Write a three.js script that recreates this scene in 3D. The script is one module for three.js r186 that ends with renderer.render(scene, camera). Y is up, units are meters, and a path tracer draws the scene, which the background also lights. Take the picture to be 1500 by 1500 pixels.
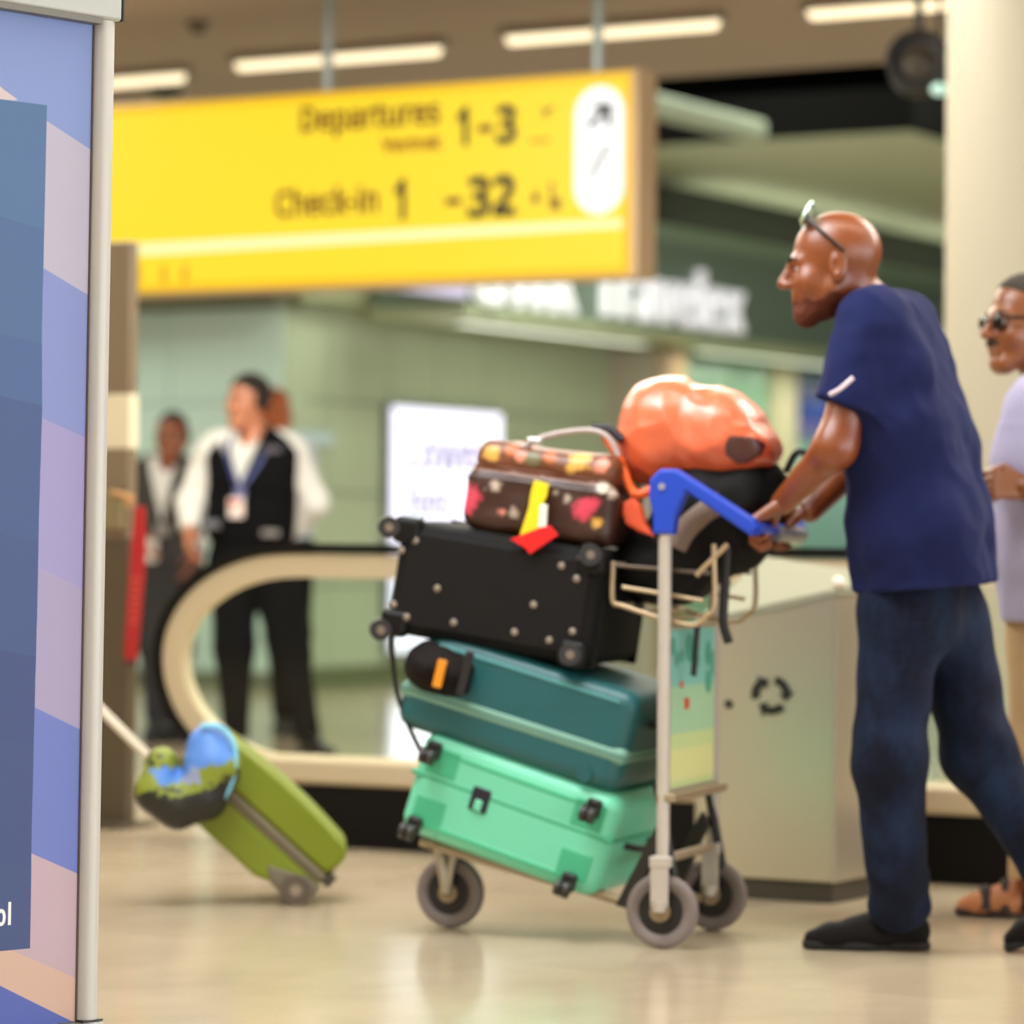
import * as THREE from 'three';
import { mergeGeometries } from 'three/addons/utils/BufferGeometryUtils.js';
import { RoundedBoxGeometry } from 'three/addons/geometries/RoundedBoxGeometry.js';
import { RectAreaLightUniformsLib } from 'three/addons/lights/RectAreaLightUniformsLib.js';
import { FontLoader } from 'three/addons/loaders/FontLoader.js';
import { TextGeometry } from 'three/addons/geometries/TextGeometry.js';
import { ImprovedNoise } from 'three/addons/math/ImprovedNoise.js';

// ------------------------------------------------------------------ camera, light, exposure
const FOCAL = 5000, CX = 750, CY = 798, ROLL = 0.0075, EYE = 1.0;
const scene = new THREE.Scene();
scene.background = new THREE.Color(0x0a0a0a);
const camera = new THREE.PerspectiveCamera(2 * Math.atan(750 / FOCAL) * 180 / Math.PI, 1, 0.05, 120);
camera.position.set(0, EYE, 0);
camera.rotation.z = ROLL;
camera.setViewOffset(1500, 1500, 0, 750 - CY, 1500, 1500);
camera.focus = 6.72;
camera.userData.fStop = 2.35;
const EXPOSURE = 1.08;
const LAMP = { strip: 30, cove: 30, bay: 22, panel: 13, day: 3.7 };           // radiance of the ceiling strips, the added cove, bay and panel fills and the daylight windows
const WARM = new THREE.Color(1.0, 0.92, 0.76), COOL = new THREE.Color(0.84, 0.92, 1.0);
RectAreaLightUniformsLib.init();
const renderer = new THREE.WebGLRenderer({ antialias: true });
renderer.toneMapping = THREE.LinearToneMapping;
renderer.toneMappingExposure = EXPOSURE;
renderer.shadowMap.enabled = true;

// ------------------------------------------------------------------ helpers
const V = (x, y, z) => new THREE.Vector3(x, y, z);
const rad = Math.PI / 180;
function at(px, py, d) {                                   // a photograph pixel at a distance, as a point of the hall
  const u = (px - CX) / FOCAL * d, v = (CY - py) / FOCAL * d, c = Math.cos(ROLL), s = Math.sin(ROLL);
  return V(u * c - v * s, EYE + u * s + v * c, -d);
}
function floorAt(px, py) { const a = at(px, py, 1); return at(px, py, EYE / (EYE - a.y)); }
function along(px, py, p0, dir) {                          // where a line of sight meets the upright plane through p0 along dir
  const a = at(px, py, 1), den = dir.x + dir.z * a.x;
  const t = (-p0.z * a.x - p0.x) / den;
  const d = -(p0.z + t * dir.z);
  return at(px, py, d);
}
let seed = 12345;
function rnd() { seed = (seed * 1664525 + 1013904223) >>> 0; return seed / 4294967296; }
const noiser = new ImprovedNoise();
const noise = (x, y, z) => noiser.noise(x + 31.7, y + 17.3, z + 9.1);
const used = new Map();
function numbered(name) { const n = used.get(name) || 0; used.set(name, n + 1); return n ? name + '_' + String(n).padStart(3, '0') : name; }
function thing(name, label, category, pos = V(0, 0, 0), yaw = 0, group) {
  const g = new THREE.Group(); g.name = numbered(name); g.position.copy(pos); g.rotation.y = yaw;
  g.userData = { label, category }; if (group) g.userData.group = group;
  scene.add(g); return g;
}
function part(name, geo, mat, parent, label) {
  const m = new THREE.Mesh(geo, mat); m.name = name; m.castShadow = m.receiveShadow = true;
  if (label) m.userData.label = label;
  parent.add(m); return m;
}
function struct(name, geo, mat, label) {
  const m = part(numbered(name), geo, mat, scene); m.userData.kind = 'structure'; if (label) m.userData.label = label; return m;
}
const mats = new Map();
function M(color, roughness = 0.6, metalness = 0, more = {}) {
  const key = [color, roughness, metalness, Object.keys(more).length ? rnd() : 0].join();
  if (!mats.has(key)) mats.set(key, new THREE.MeshPhysicalMaterial({ color, roughness, metalness, ...more }));
  return mats.get(key);
}
function box(w, h, d, x = 0, y = 0, z = 0, r = 0) {
  const g = r ? new RoundedBoxGeometry(w, h, d, 3, r) : new THREE.BoxGeometry(w, h, d);
  g.translate(x, y, z); return g;
}
function tube(points, r, seg = 32, closed = false, rs = 10) {
  const c = points.length === 2 ? new THREE.LineCurve3(...points) : new THREE.CatmullRomCurve3(points, closed, 'centripetal');
  return new THREE.TubeGeometry(c, points.length === 2 ? 1 : seg, r, rs, closed);
}
function rod(a, b, r, r2 = r, seg = 16) {                  // a capped rod between two points
  const d = b.clone().sub(a), g = new THREE.CylinderGeometry(r2, r, d.length(), seg);
  g.applyQuaternion(new THREE.Quaternion().setFromUnitVectors(V(0, 1, 0), d.normalize()));
  const m = a.clone().add(b).multiplyScalar(0.5); g.translate(m.x, m.y, m.z); return g;
}
function disc(r, h, axis = 'z', seg = 24) { const g = new THREE.CylinderGeometry(r, r, h, seg); if (axis === 'z') g.rotateX(Math.PI / 2); if (axis === 'x') g.rotateZ(Math.PI / 2); return g; }
function merge(list) {
  return mergeGeometries(list.map(g => { g = g.index ? g.toNonIndexed() : g; for (const k of Object.keys(g.attributes)) if (!['position', 'normal', 'uv'].includes(k)) g.deleteAttribute(k);
    if (!g.attributes.uv) g.setAttribute('uv', new THREE.BufferAttribute(new Float32Array(g.attributes.position.count * 2), 2)); return g; }));
}
function extrude(pts, depth, bevel = 0) {                  // outline in x,y; thickness along z, centred
  const s = new THREE.Shape(pts.map(p => new THREE.Vector2(p[0], p[1])));
  const g = new THREE.ExtrudeGeometry(s, { depth: depth - 2 * bevel, bevelEnabled: bevel > 0, bevelSize: bevel, bevelThickness: bevel, bevelSegments: 3, bevelOffset: -bevel, curveSegments: 12 });
  g.translate(0, 0, -depth / 2 + bevel); return g;
}
function canvasTex(w, h, draw) {
  const c = document.createElement('canvas'); c.width = w; c.height = h; const x = c.getContext('2d'); draw(x, w, h);
  const t = new THREE.CanvasTexture(c); t.colorSpace = THREE.SRGBColorSpace; t.anisotropy = 8; return t;
}
function grainTex(size, fn, srgb) {
  const d = new Uint8Array(size * size * 4);
  for (let y = 0; y < size; y++) for (let x = 0; x < size; x++) { const v = fn(x / size, y / size, x, y); const i = (y * size + x) * 4;
    for (let k = 0; k < 3; k++) d[i + k] = Math.max(0, Math.min(255, Array.isArray(v) ? v[k] : v)); d[i + 3] = 255; }
  const t = new THREE.DataTexture(d, size, size); t.wrapS = t.wrapT = THREE.RepeatWrapping; t.magFilter = THREE.LinearFilter; t.minFilter = THREE.LinearMipmapLinearFilter; t.generateMipmaps = true;
  if (srgb) t.colorSpace = THREE.SRGBColorSpace; t.needsUpdate = true; return t;
}
const weave = grainTex(128, (u, v, x, y) => 128 + 60 * Math.sin(x * Math.PI / 2) * Math.cos(y * Math.PI / 2) + 40 * (rnd() - 0.5));
weave.repeat.set(12, 12);

// ---- signed distance shapes and a mesher (naive surface nets)
const lerp = (a, b, t) => a + (b - a) * t, clamp = (x, a, b) => Math.max(a, Math.min(b, x));
const smin = (a, b, k) => { const h = Math.max(k - Math.abs(a - b), 0) / k; return Math.min(a, b) - h * h * k * 0.25; };
function cap(a, b, ra, rb = ra) {
  const dx = b.x - a.x, dy = b.y - a.y, dz = b.z - a.z, L = dx * dx + dy * dy + dz * dz || 1e-9;
  return (x, y, z) => { const px = x - a.x, py = y - a.y, pz = z - a.z, t = clamp((px * dx + py * dy + pz * dz) / L, 0, 1);
    const ex = px - dx * t, ey = py - dy * t, ez = pz - dz * t; return Math.sqrt(ex * ex + ey * ey + ez * ez) - lerp(ra, rb, t); };
}
function slab(a, b, side, wa, wb, ra, rb) {                // a capsule widened along side
  const dx = b.x - a.x, dy = b.y - a.y, dz = b.z - a.z, L = dx * dx + dy * dy + dz * dz || 1e-9;
  return (x, y, z) => { const px = x - a.x, py = y - a.y, pz = z - a.z, t = clamp((px * dx + py * dy + pz * dz) / L, 0, 1), w = lerp(wa, wb, t);
    let ex = px - dx * t, ey = py - dy * t, ez = pz - dz * t; const l = clamp(ex * side.x + ey * side.y + ez * side.z, -w, w);
    ex -= side.x * l; ey -= side.y * l; ez -= side.z * l; return Math.sqrt(ex * ex + ey * ey + ez * ez) - lerp(ra, rb, t); };
}
function ell(c, r) { const m = Math.min(r.x, r.y, r.z); return (x, y, z) => { const a = (x - c.x) / r.x, b = (y - c.y) / r.y, d = (z - c.z) / r.z; const k0 = Math.sqrt(a * a + b * b + d * d);
  const k1 = Math.sqrt((a / r.x) ** 2 + (b / r.y) ** 2 + (d / r.z) ** 2); return k1 < 1e-9 ? -m : k0 * (k0 - 1) / k1; }; }
function union(list, k) { return (x, y, z) => { let d = list[0](x, y, z); for (let i = 1; i < list.length; i++) d = k ? smin(d, list[i](x, y, z), k) : Math.min(d, list[i](x, y, z)); return d; }; }
const plane = (p, n) => (x, y, z) => (x - p.x) * n.x + (y - p.y) * n.y + (z - p.z) * n.z;   // negative behind p
const cut = (f, ...planes) => (x, y, z) => { let d = f(x, y, z); for (const q of planes) d = Math.max(d, q(x, y, z)); return d; };
function nets(f, lo, hi, h, paint) {
  const n = [0, 1, 2].map(i => Math.ceil((hi.getComponent(i) - lo.getComponent(i)) / h) + 2), [nx, ny, nz] = n, S = new Float32Array(nx * ny * nz);
  for (let k = 0, i = 0; k < nz; k++) for (let j = 0; j < ny; j++) for (let a = 0; a < nx; a++) S[i++] = f(lo.x + a * h, lo.y + j * h, lo.z + k * h);
  const id = new Int32Array(nx * ny * nz).fill(-1), pos = [], ix = [], off = [0, 1, nx, nx + 1, nx * ny, nx * ny + 1, nx * ny + nx, nx * ny + nx + 1];
  const E = [[0, 1], [2, 3], [4, 5], [6, 7], [0, 2], [1, 3], [4, 6], [5, 7], [0, 4], [1, 5], [2, 6], [3, 7]];
  for (let k = 0; k < nz - 1; k++) for (let j = 0; j < ny - 1; j++) for (let a = 0; a < nx - 1; a++) {
    const c = (k * ny + j) * nx + a; let m = 0; for (let q = 0; q < 8; q++) if (S[c + off[q]] < 0) m++;
    if (m === 0 || m === 8) continue;
    let x = 0, y = 0, z = 0, w = 0;
    for (const [p, q] of E) { const s0 = S[c + off[p]], s1 = S[c + off[q]]; if ((s0 < 0) === (s1 < 0)) continue; const t = s0 / (s0 - s1);
      x += lerp(p & 1, q & 1, t); y += lerp(p >> 1 & 1, q >> 1 & 1, t); z += lerp(p >> 2, q >> 2, t); w++; }
    id[c] = pos.length / 3; pos.push(lo.x + (a + x / w) * h, lo.y + (j + y / w) * h, lo.z + (k + z / w) * h);
  }
  const quad = (a, b, c, d, flip) => { if (a < 0 || b < 0 || c < 0 || d < 0) return; flip ? ix.push(a, c, b, a, d, c) : ix.push(a, b, c, a, c, d); };
  const X = 1, Y = nx, Z = nx * ny;
  for (let k = 1; k < nz - 1; k++) for (let j = 1; j < ny - 1; j++) for (let a = 1; a < nx - 1; a++) {
    const c = (k * ny + j) * nx + a, s = S[c] < 0;
    if (s !== (S[c + X] < 0)) quad(id[c - Y - Z], id[c - Z], id[c], id[c - Y], !s);
    if (s !== (S[c + Y] < 0)) quad(id[c - X - Z], id[c - X], id[c], id[c - Z], !s);
    if (s !== (S[c + Z] < 0)) quad(id[c - X - Y], id[c - Y], id[c], id[c - X], !s);
  }
  const N = pos.length / 3, nor = new Float32Array(N * 3), uv = new Float32Array(N * 2), col = paint && new Float32Array(N * 3), e = h * 0.5;
  for (let i = 0; i < N; i++) { const x = pos[3 * i], y = pos[3 * i + 1], z = pos[3 * i + 2];
    let a = f(x + e, y, z) - f(x - e, y, z), b = f(x, y + e, z) - f(x, y - e, z), c = f(x, y, z + e) - f(x, y, z - e); const l = Math.hypot(a, b, c) || 1;
    nor.set([a / l, b / l, c / l], 3 * i); uv.set([x + z * 0.6, y], 2 * i); if (paint) { const q = paint(x, y, z); col.set([q.r, q.g, q.b], 3 * i); } }
  const g = new THREE.BufferGeometry(); g.setAttribute('position', new THREE.Float32BufferAttribute(pos, 3)); g.setAttribute('normal', new THREE.BufferAttribute(nor, 3)); g.setAttribute('uv', new THREE.BufferAttribute(uv, 2));
  if (paint) g.setAttribute('color', new THREE.BufferAttribute(col, 3)); g.setIndex(ix); return g;
}
function boundsOf(points, pad) { const b = new THREE.Box3().setFromPoints(points); b.expandByScalar(pad); return b; }

// ------------------------------------------------------------------ the hall. Its own grid: X runs right and nearer, Z left and nearer
const GRID = -30 * rad, GX = V(Math.cos(GRID), 0, -Math.sin(GRID)), GZ = V(Math.sin(GRID), 0, Math.cos(GRID)), GB = GZ.clone().negate();
const grid = (x, y, z) => V(GX.x * x + GZ.x * z, y, GX.z * x + GZ.z * z);
const toGrid = p => ({ x: p.dot(GX), y: p.y, z: p.dot(GZ) });
const corner = toGrid(floorAt(413, 1013)), CXg = corner.x, CZg = corner.z;          // the corner between the mint and the sage shop walls
const CEIL = 3.6, EDGE = toGrid(at(1250, 92, 18.4)).z;
function slabBox(name, x0, x1, y0, y1, z0, z1, mat, label) {                        // a box of the building in grid coordinates
  const m = struct(name, box(x1 - x0, y1 - y0, z1 - z0), mat, label);
  m.position.copy(grid((x0 + x1) / 2, (y0 + y1) / 2, (z0 + z1) / 2)); m.rotation.y = GRID; return m;
}
const XL = CXg - 11, XR = 13, ZB = CZg - 18, ZF = 12;
const floorTex = grainTex(512, (u, v) => { const n = 0.5 * noise(u * 6, v * 6, 0) + 0.3 * noise(u * 20, v * 20, 3) + 0.3 * (rnd() - 0.5); return [184 + 16 * n, 167 + 16 * n, 141 + 15 * n]; }, true);
floorTex.repeat.set(18, 18);
slabBox('floor', XL - 0.3, XR + 0.3, -0.25, 0, ZB - 0.3, ZF + 0.3, M(0xffffff, 0.17, 0, { map: floorTex, ior: 1.75 }), 'polished beige stone floor');
const ceilTex = grainTex(256, () => { const n = rnd() - 0.5; return [172 + 8 * n, 158 + 8 * n, 142 + 8 * n]; }, true); ceilTex.repeat.set(30, 30);
slabBox('ceiling', XL, XR, CEIL, CEIL + 0.2, EDGE, ZF, M(0xffffff, 0.9, 0, { map: ceilTex }), 'matt taupe ceiling of the concourse');
const black = M(0x080707, 0.95, 0, { specularIntensity: 0.2 });
slabBox('ceiling_upper', XL, XR, 5.4, 5.6, ZB, EDGE, black);
slabBox('wall_bulkhead', XL, XR, CEIL + 0.2, 5.4, EDGE, EDGE + 0.15, black);
const plaster = M(0xb9b2a2, 0.85);
slabBox('wall_left', XL - 0.3, XL, 0, 5.6, CZg, ZF, plaster);
slabBox('wall_back', XL, XR, 0, 5.6, ZB - 0.3, ZB, M(0x2a2a24, 0.9));
// the wall to the right, with its two daylight openings
for (const [z0, z1, y0, y1] of [[ZB, -15, 0, 5.6], [-3, -2, 0.5, 3.3], [9, ZF, 0, 5.6], [-15, 9, 0, 0.5], [-15, 9, 3.3, 5.6]]) slabBox('wall_right', XR, XR + 0.3, y0, y1, z0, z1, plaster);
slabBox('wall_front', XL, XR, 0, 5.6, ZF, ZF + 0.3, plaster);
function rectLight(color, radiance, w, h, pos, target) {
  const l = new THREE.RectAreaLight(color, radiance, w, h); l.position.copy(pos); l.lookAt(target); scene.add(l); return l;
}
for (const [z0, z1, nm] of [[-15, -3, 'window_1'], [-2, 9, 'window_2']]) {
  slabBox(nm, XR + 0.1, XR + 0.12, 0.5, 3.3, z0, z1, new THREE.MeshStandardMaterial({ color: 0x99a0a8, emissive: COOL, emissiveIntensity: LAMP.day, roughness: 0.4 }), 'tall daylight window');
  const c = grid(XR - 0.02, 1.9, (z0 + z1) / 2); rectLight(COOL, LAMP.day, z1 - z0, 2.8, c, c.clone().sub(GX));
}

// ---- ceiling strip lamps: one row in view, others above the picture
const stripGlow = new THREE.MeshStandardMaterial({ color: 0xfff0cc, emissive: new THREE.Color(1.0, 0.86, 0.58), emissiveIntensity: 1.25, roughness: 0.5 }), stripMetal = M(0x9c9284, 0.5, 0.3);
function strip(cx, cz, len, label, group) {
  const t = thing('ceiling_strip_lamp', label, 'ceiling lamp', grid(cx, CEIL - 0.06, cz), GRID, group);
  part('housing', box(len + 0.04, 0.05, 0.1, 0, 0.035, 0, 0.01), stripMetal, t);
  const tb = new THREE.CapsuleGeometry(0.034, len - 0.07, 6, 14); tb.rotateZ(Math.PI / 2); part('glowing_tube', tb, stripGlow, t);
  rectLight(WARM, LAMP.strip * (len < 2 ? 0.55 : 1), len, 0.1, grid(cx, CEIL - 0.105, cz), grid(cx, 0, cz));
}
const onCeil = (px, py) => { const a = at(px, py, 1), d = (CEIL - 0.06 - EYE) / (a.y - EYE); return toGrid(at(px, py, d)); };
const rowNames = ['second lit ceiling strip from the left, above the start of the yellow sign', 'third lit ceiling strip from the left, crossed by the right hanger rod', 'lit ceiling strip at the top right beside the white column'];
[[365, 100, 628, 68], [750, 60, 1046, 31], [1183, 20, 1440, 0]].forEach(([x0, y0, x1, y1], i) => {
  const a = onCeil(x0, y0), b = onCeil(x1, y1); strip((a.x + b.x) / 2, (a.z + b.z) / 2, Math.abs(b.x - a.x), rowNames[i]);
});
{ const b = onCeil(258, 109), a = onCeil(-30, 138); strip((a.x + b.x) / 2, (a.z + b.z) / 2, Math.abs(b.x - a.x), 'leftmost lit ceiling strip, cut off by the banner stand'); }
for (let r = 1; r <= 9; r++) for (const x of [-14, -5.5, 3]) strip(x + (r % 2) * 1.5, -14.3 + r * 2.55, 6.2, 'long lit ceiling strip above the view', 'ceiling strips above the view');
// unseen washers added behind the bulkhead to light the shop fronts beyond
const washGlow = new THREE.MeshStandardMaterial({ color: 0xffffff, emissive: 0xf4ffe0, emissiveIntensity: 1.2 });
for (const x of [CXg + 2.2, CXg + 7.5, CXg - 5]) {
  const t = thing('added_cove_light', 'added fill light behind the ceiling bulkhead', 'lamp', grid(x, 4.3, EDGE - 0.12), GRID, 'added fill lights behind the bulkhead');
  part('tray', box(3.6, 0.34, 0.12, 0, 0, 0.02, 0.01), stripMetal, t); part('glowing_tube', box(3.4, 0.26, 0.04, 0, 0, -0.06, 0.01), washGlow, t);
  const c = grid(x, 4.3, EDGE - 0.22); rectLight(new THREE.Color(0.95, 1, 0.8), LAMP.cove, 3.4, 0.26, c, grid(x - 1, 2.2, EDGE - 4));
}
for (const [x, z] of [[CXg + 2.4, CZg - 1.2], [CXg + 4.5, CZg - 2.6], [CXg + 8, CZg - 2.6], [CXg - 3, CZg + 1.5]]) {   // fill lights added in the void, out of the picture above the ceiling edge
  const p = grid(x, 5.2, z), t = thing('added_bay_light', 'added fill light in the dark ceiling void', 'lamp', p, GRID, 'added fill lights in the ceiling void');
  part('housing', box(1.3, 0.1, 1.3, 0, 0.05, 0, 0.01), black, t); part('glowing_plate', box(1.2, 0.02, 1.2, 0, -0.005, 0), washGlow, t);
  rectLight(new THREE.Color(0.96, 1, 0.84), LAMP.bay, 1.2, 1.2, p.clone().add(V(0, -0.03, 0)), p.clone().add(V(0, -3, 0)));
}
for (const [x, z] of [[-7.4, -10.6], [-1.2, -10.6]]) {        // wide fill panels added over the walkway for rim light, above the picture
  const p = grid(x, CEIL - 0.05, z), t = thing('added_ceiling_panel', 'added wide fill light panel over the walkway', 'lamp', p, GRID, 'added fill panels over the walkway');
  part('housing', box(4.6, 0.05, 1.3, 0, 0.02, 0, 0.01), stripMetal, t); part('glowing_plate', box(4.5, 0.02, 1.2, 0, -0.01, 0), washGlow, t);
  rectLight(new THREE.Color(1, 0.96, 0.88), LAMP.panel, 4.5, 1.2, p.clone().add(V(0, -0.03, 0)), p.clone().add(V(0, -3, 0)));
}
{ // cool fill light added to whiten the near floor, above the picture
  const p = V(-0.75, CEIL - 0.05, -7.7), t = thing('added_floor_light', 'added cool fill light over the near floor', 'lamp', p, GRID);
  part('frame', box(2.1, 0.05, 1.7, 0, 0.02, 0, 0.01), stripMetal, t); part('glowing_pane', box(2.0, 0.02, 1.6, 0, -0.01, 0), new THREE.MeshStandardMaterial({ color: 0xffffff, emissive: 0xe6f0ff, emissiveIntensity: 1.2 }), t);
  rectLight(new THREE.Color(0.78, 0.9, 1), 11, 2.0, 1.6, p.clone().add(V(0, -0.03, 0)), p.clone().add(V(0, -3, 0)));
}
// ------------------------------------------------------------------ shop fronts beyond the walkway
const cornerP = grid(CXg, 0, CZg);
const onB = (px, py, out = 0) => along(px, py, cornerP.clone().addScaledVector(GX, out), GB);   // on the sage side, out metres in front of it
const onA = (px, py, out = 0) => along(px, py, cornerP.clone().addScaledVector(GZ, out), GX);   // on the mint side
const mintMat = M(0xdaf5ee, 0.25), mintJoint = M(0xb4c8ba, 0.6), sageMat = M(0xb9c4a6, 0.3), sageJoint = M(0x86937a, 0.7);
// mint glass wall: backing plus separate panels with recessed joints
{
  const wallTop = onA(380, 450).y, w = struct('wall_mint', box(CXg - XL, 5.5, 0.25, -(CXg - XL) / 2, 2.75, -0.125 - 0.03), mintJoint, 'mint shop wall of large glass panels');
  w.position.copy(cornerP); w.rotation.y = GRID;
  const xs = [0, -0.95, -1.9, -2.85, -3.8, -4.75, -5.7, -6.65], ys = [0.12, 1.02, 1.92, wallTop];
  const y1 = onA(300, 590).y; ys[2] = y1; ys[1] = y1 / 2 + 0.05;
  for (let i = 0; i < xs.length - 1; i++) for (let j = 0; j < 3; j++)
    part('panel', box(xs[i] - xs[i + 1] - 0.012, ys[j + 1] - ys[j] - 0.012, 0.03, (xs[i] + xs[i + 1]) / 2, (ys[j] + ys[j + 1]) / 2, -0.01, 0.003), mintMat, w);
  part('skirting', box(CXg - XL, 0.11, 0.04, -(CXg - XL) / 2, 0.055, 0), M(0x7f8670, 0.5), w);
  part('beam', box(CXg - XL + 0.06, 1.2, 0.35, -(CXg - XL) / 2 + 0.03, wallTop + 0.6, 0.05), M(0x5c5a40, 0.7), w);
}
// sage glass wall
const pillarT = onB(868, 700), tOf = p => p.clone().sub(cornerP).dot(GB);
const tPil = tOf(pillarT), tEnd = CZg - ZB;
{
  const w = struct('wall_sage', box(0.25, 5.5, tPil + 0.6, -0.125 - 0.03, 2.75, -(tPil + 0.6) / 2), sageJoint, 'sage green shop wall of large panels');
  w.position.copy(cornerP); w.rotation.y = GRID;
  const zs = [0]; for (const px of [480, 570, 640, 710, 785]) zs.push(tOf(onB(px, 700))); zs.push(tPil + 0.5);
  const y2 = onB(450, 585).y, ys = [0.14, y2 * 0.36, y2 * 0.68, y2, onB(500, 448).y];
  for (let i = 0; i < zs.length - 1; i++) for (let j = 0; j < 4; j++)
    part('panel', box(0.03, ys[j + 1] - ys[j] - 0.014, zs[i + 1] - zs[i] - 0.014, -0.01, (ys[j] + ys[j + 1]) / 2, -(zs[i] + zs[i + 1]) / 2, 0.003), sageMat, w);
  part('skirting', box(0.04, 0.13, tPil + 0.5, 0, 0.065, -(tPil + 0.5) / 2), M(0x66704e, 0.5), w);
  part('cornice', box(0.2, 0.14, tPil + 0.5, 0.05, ys[4] + 0.07, -(tPil + 0.5) / 2, 0.01), M(0xaeb48c, 0.5), w);
}
// pillar at the end of the sage wall
{
  const p = onB(960, 700, 0.44), q = toGrid(p);
  const pTop = onB(870, 470, 0.95).y - 0.09; slabBox('pillar', q.x - 0.6, q.x, 0, pTop, q.z - 0.5, q.z, M(0xb9b0a0, 0.6));
  const c = slabBox('pillar_cladding', q.x, q.x + 0.02, 0, pTop, q.z - 0.47, q.z - 0.01, M(0xa98a5e, 0.6), 'tan cladding strip of the pillar');
}
// fascia band with the shop letters
const FO = 0.95;                                            // how far the band stands in front of the sage wall
const bandLow = onB(870, 470, FO).y, bandTop = onB(1060, 364, FO).y;
{
  const t0 = 0.8, w = struct('fascia', box(0.75, bandTop - bandLow, tEnd - t0, FO - 0.375, (bandTop + bandLow) / 2, -(tEnd + t0) / 2), M(0x78897c, 0.4), 'dark green shop fascia band');
  w.position.copy(cornerP); w.rotation.y = GRID;
  part('edge', box(0.78, 0.1, tEnd - t0, FO - 0.375, bandTop + 0.05, -(tEnd + t0) / 2, 0.01), M(0x8fa58c, 0.35), w);
  part('lip', box(0.8, 0.07, tEnd - t0, FO - 0.385, bandLow - 0.035, -(tEnd + t0) / 2, 0.01), M(0xb9c39c, 0.35), w);
  const hi = onB(1060, 265, FO).y;
  part('recess', box(0.3, hi - bandTop - 0.1, tEnd - t0, 0.3, (hi + bandTop) / 2 + 0.05, -(tEnd + t0) / 2), M(0x23281c, 0.6), w);
  const near = (() => { const a = at(1180, 203, 1); return toGrid(at(1180, 203, (hi - EYE) / (a.y - EYE))); })(), right = (() => { const a = at(1342, 196, 1); return toGrid(at(1342, 196, (hi - EYE) / (a.y - EYE))); })();
  slabBox('ceiling_canopy', CXg, right.x, hi, hi + 0.01, ZB, near.z, M(0xc2c8a8, 0.7), 'pale suspended ceiling in front of the shops'); slabBox('shade_trim_2', CXg, right.x + 0.03, hi + 0.012, hi + 0.32, ZB, near.z + 0.03, black);  // black slab added so the lit edge of the canopy stays dark
  part('shade_panel', box(0.5, 5.5 - hi - 0.02, tEnd, 0.1, (5.5 + hi + 0.02) / 2, -tEnd / 2), black, w);  // black panel put over the lit wall to keep the void dark
  for (const [ta, tb, rr] of [[1.2, tPil - 0.4, 3.5], [tPil + 0.5, tPil + 3.6, 22], [tPil + 3.9, tPil + 7.4, 22]]) { const p = cornerP.clone().addScaledVector(GX, FO - 0.3).addScaledVector(GB, (ta + tb) / 2); p.y = bandLow - 0.085;  // fill lights added under the lip to brighten the shop fronts
    const lm = thing('added_shop_light', 'added slim fill light under the shop fascia lip', 'lamp', p, GRID, 'added fill lights under the shop fascia'); part('housing', box(0.12, 0.02, tb - ta, 0, 0.004, 0), stripMetal, lm); part('glowing_strip', box(0.1, 0.01, tb - ta - 0.04, 0, -0.008, 0), washGlow, lm);
    const l = new THREE.RectAreaLight(new THREE.Color(1, 1, 0.84), rr, 0.1, tb - ta - 0.04); l.position.copy(p).add(V(0, -0.018, 0)); l.rotation.set(-Math.PI / 2, 0, GRID); scene.add(l); }
  for (const [ta, tb] of [[tPil + 0.4, tPil + 4], [tPil + 4.2, tPil + 8]]) { const p = cornerP.clone().addScaledVector(GX, FO - 0.25).addScaledVector(GB, (ta + tb) / 2); p.y = bandTop + 0.125;  // fill lights added on the fascia to brighten the canopy underside
    const lm = thing('added_uplight', 'added slim fill light lying on top of the shop fascia', 'lamp', p, GRID, 'added fill lights on the shop fascia'); part('housing', box(0.14, 0.02, tb - ta, 0, -0.008, 0), stripMetal, lm); part('glowing_strip', box(0.1, 0.01, tb - ta - 0.04, 0, 0.006, 0), washGlow, lm);
    const l = new THREE.RectAreaLight(new THREE.Color(1, 1, 0.82), 4, 0.1, tb - ta - 0.04); l.position.copy(p).add(V(0, 0.016, 0)); l.rotation.set(Math.PI / 2, 0, -GRID); scene.add(l); }
  const da = at(930, 148, 21.2), db = along(1106, 186, da, GB); db.y = da.y; const dl = da.distanceTo(db), dm = da.clone().add(db).multiplyScalar(0.5), b = struct('trim_1', box(0.2, 0.13, dl, 0, 0, 0, 0.04), M(0xaab49c, 0.5), 'pale duct in the dark ceiling void'); b.position.copy(dm); b.rotation.y = GRID;
}
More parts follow.
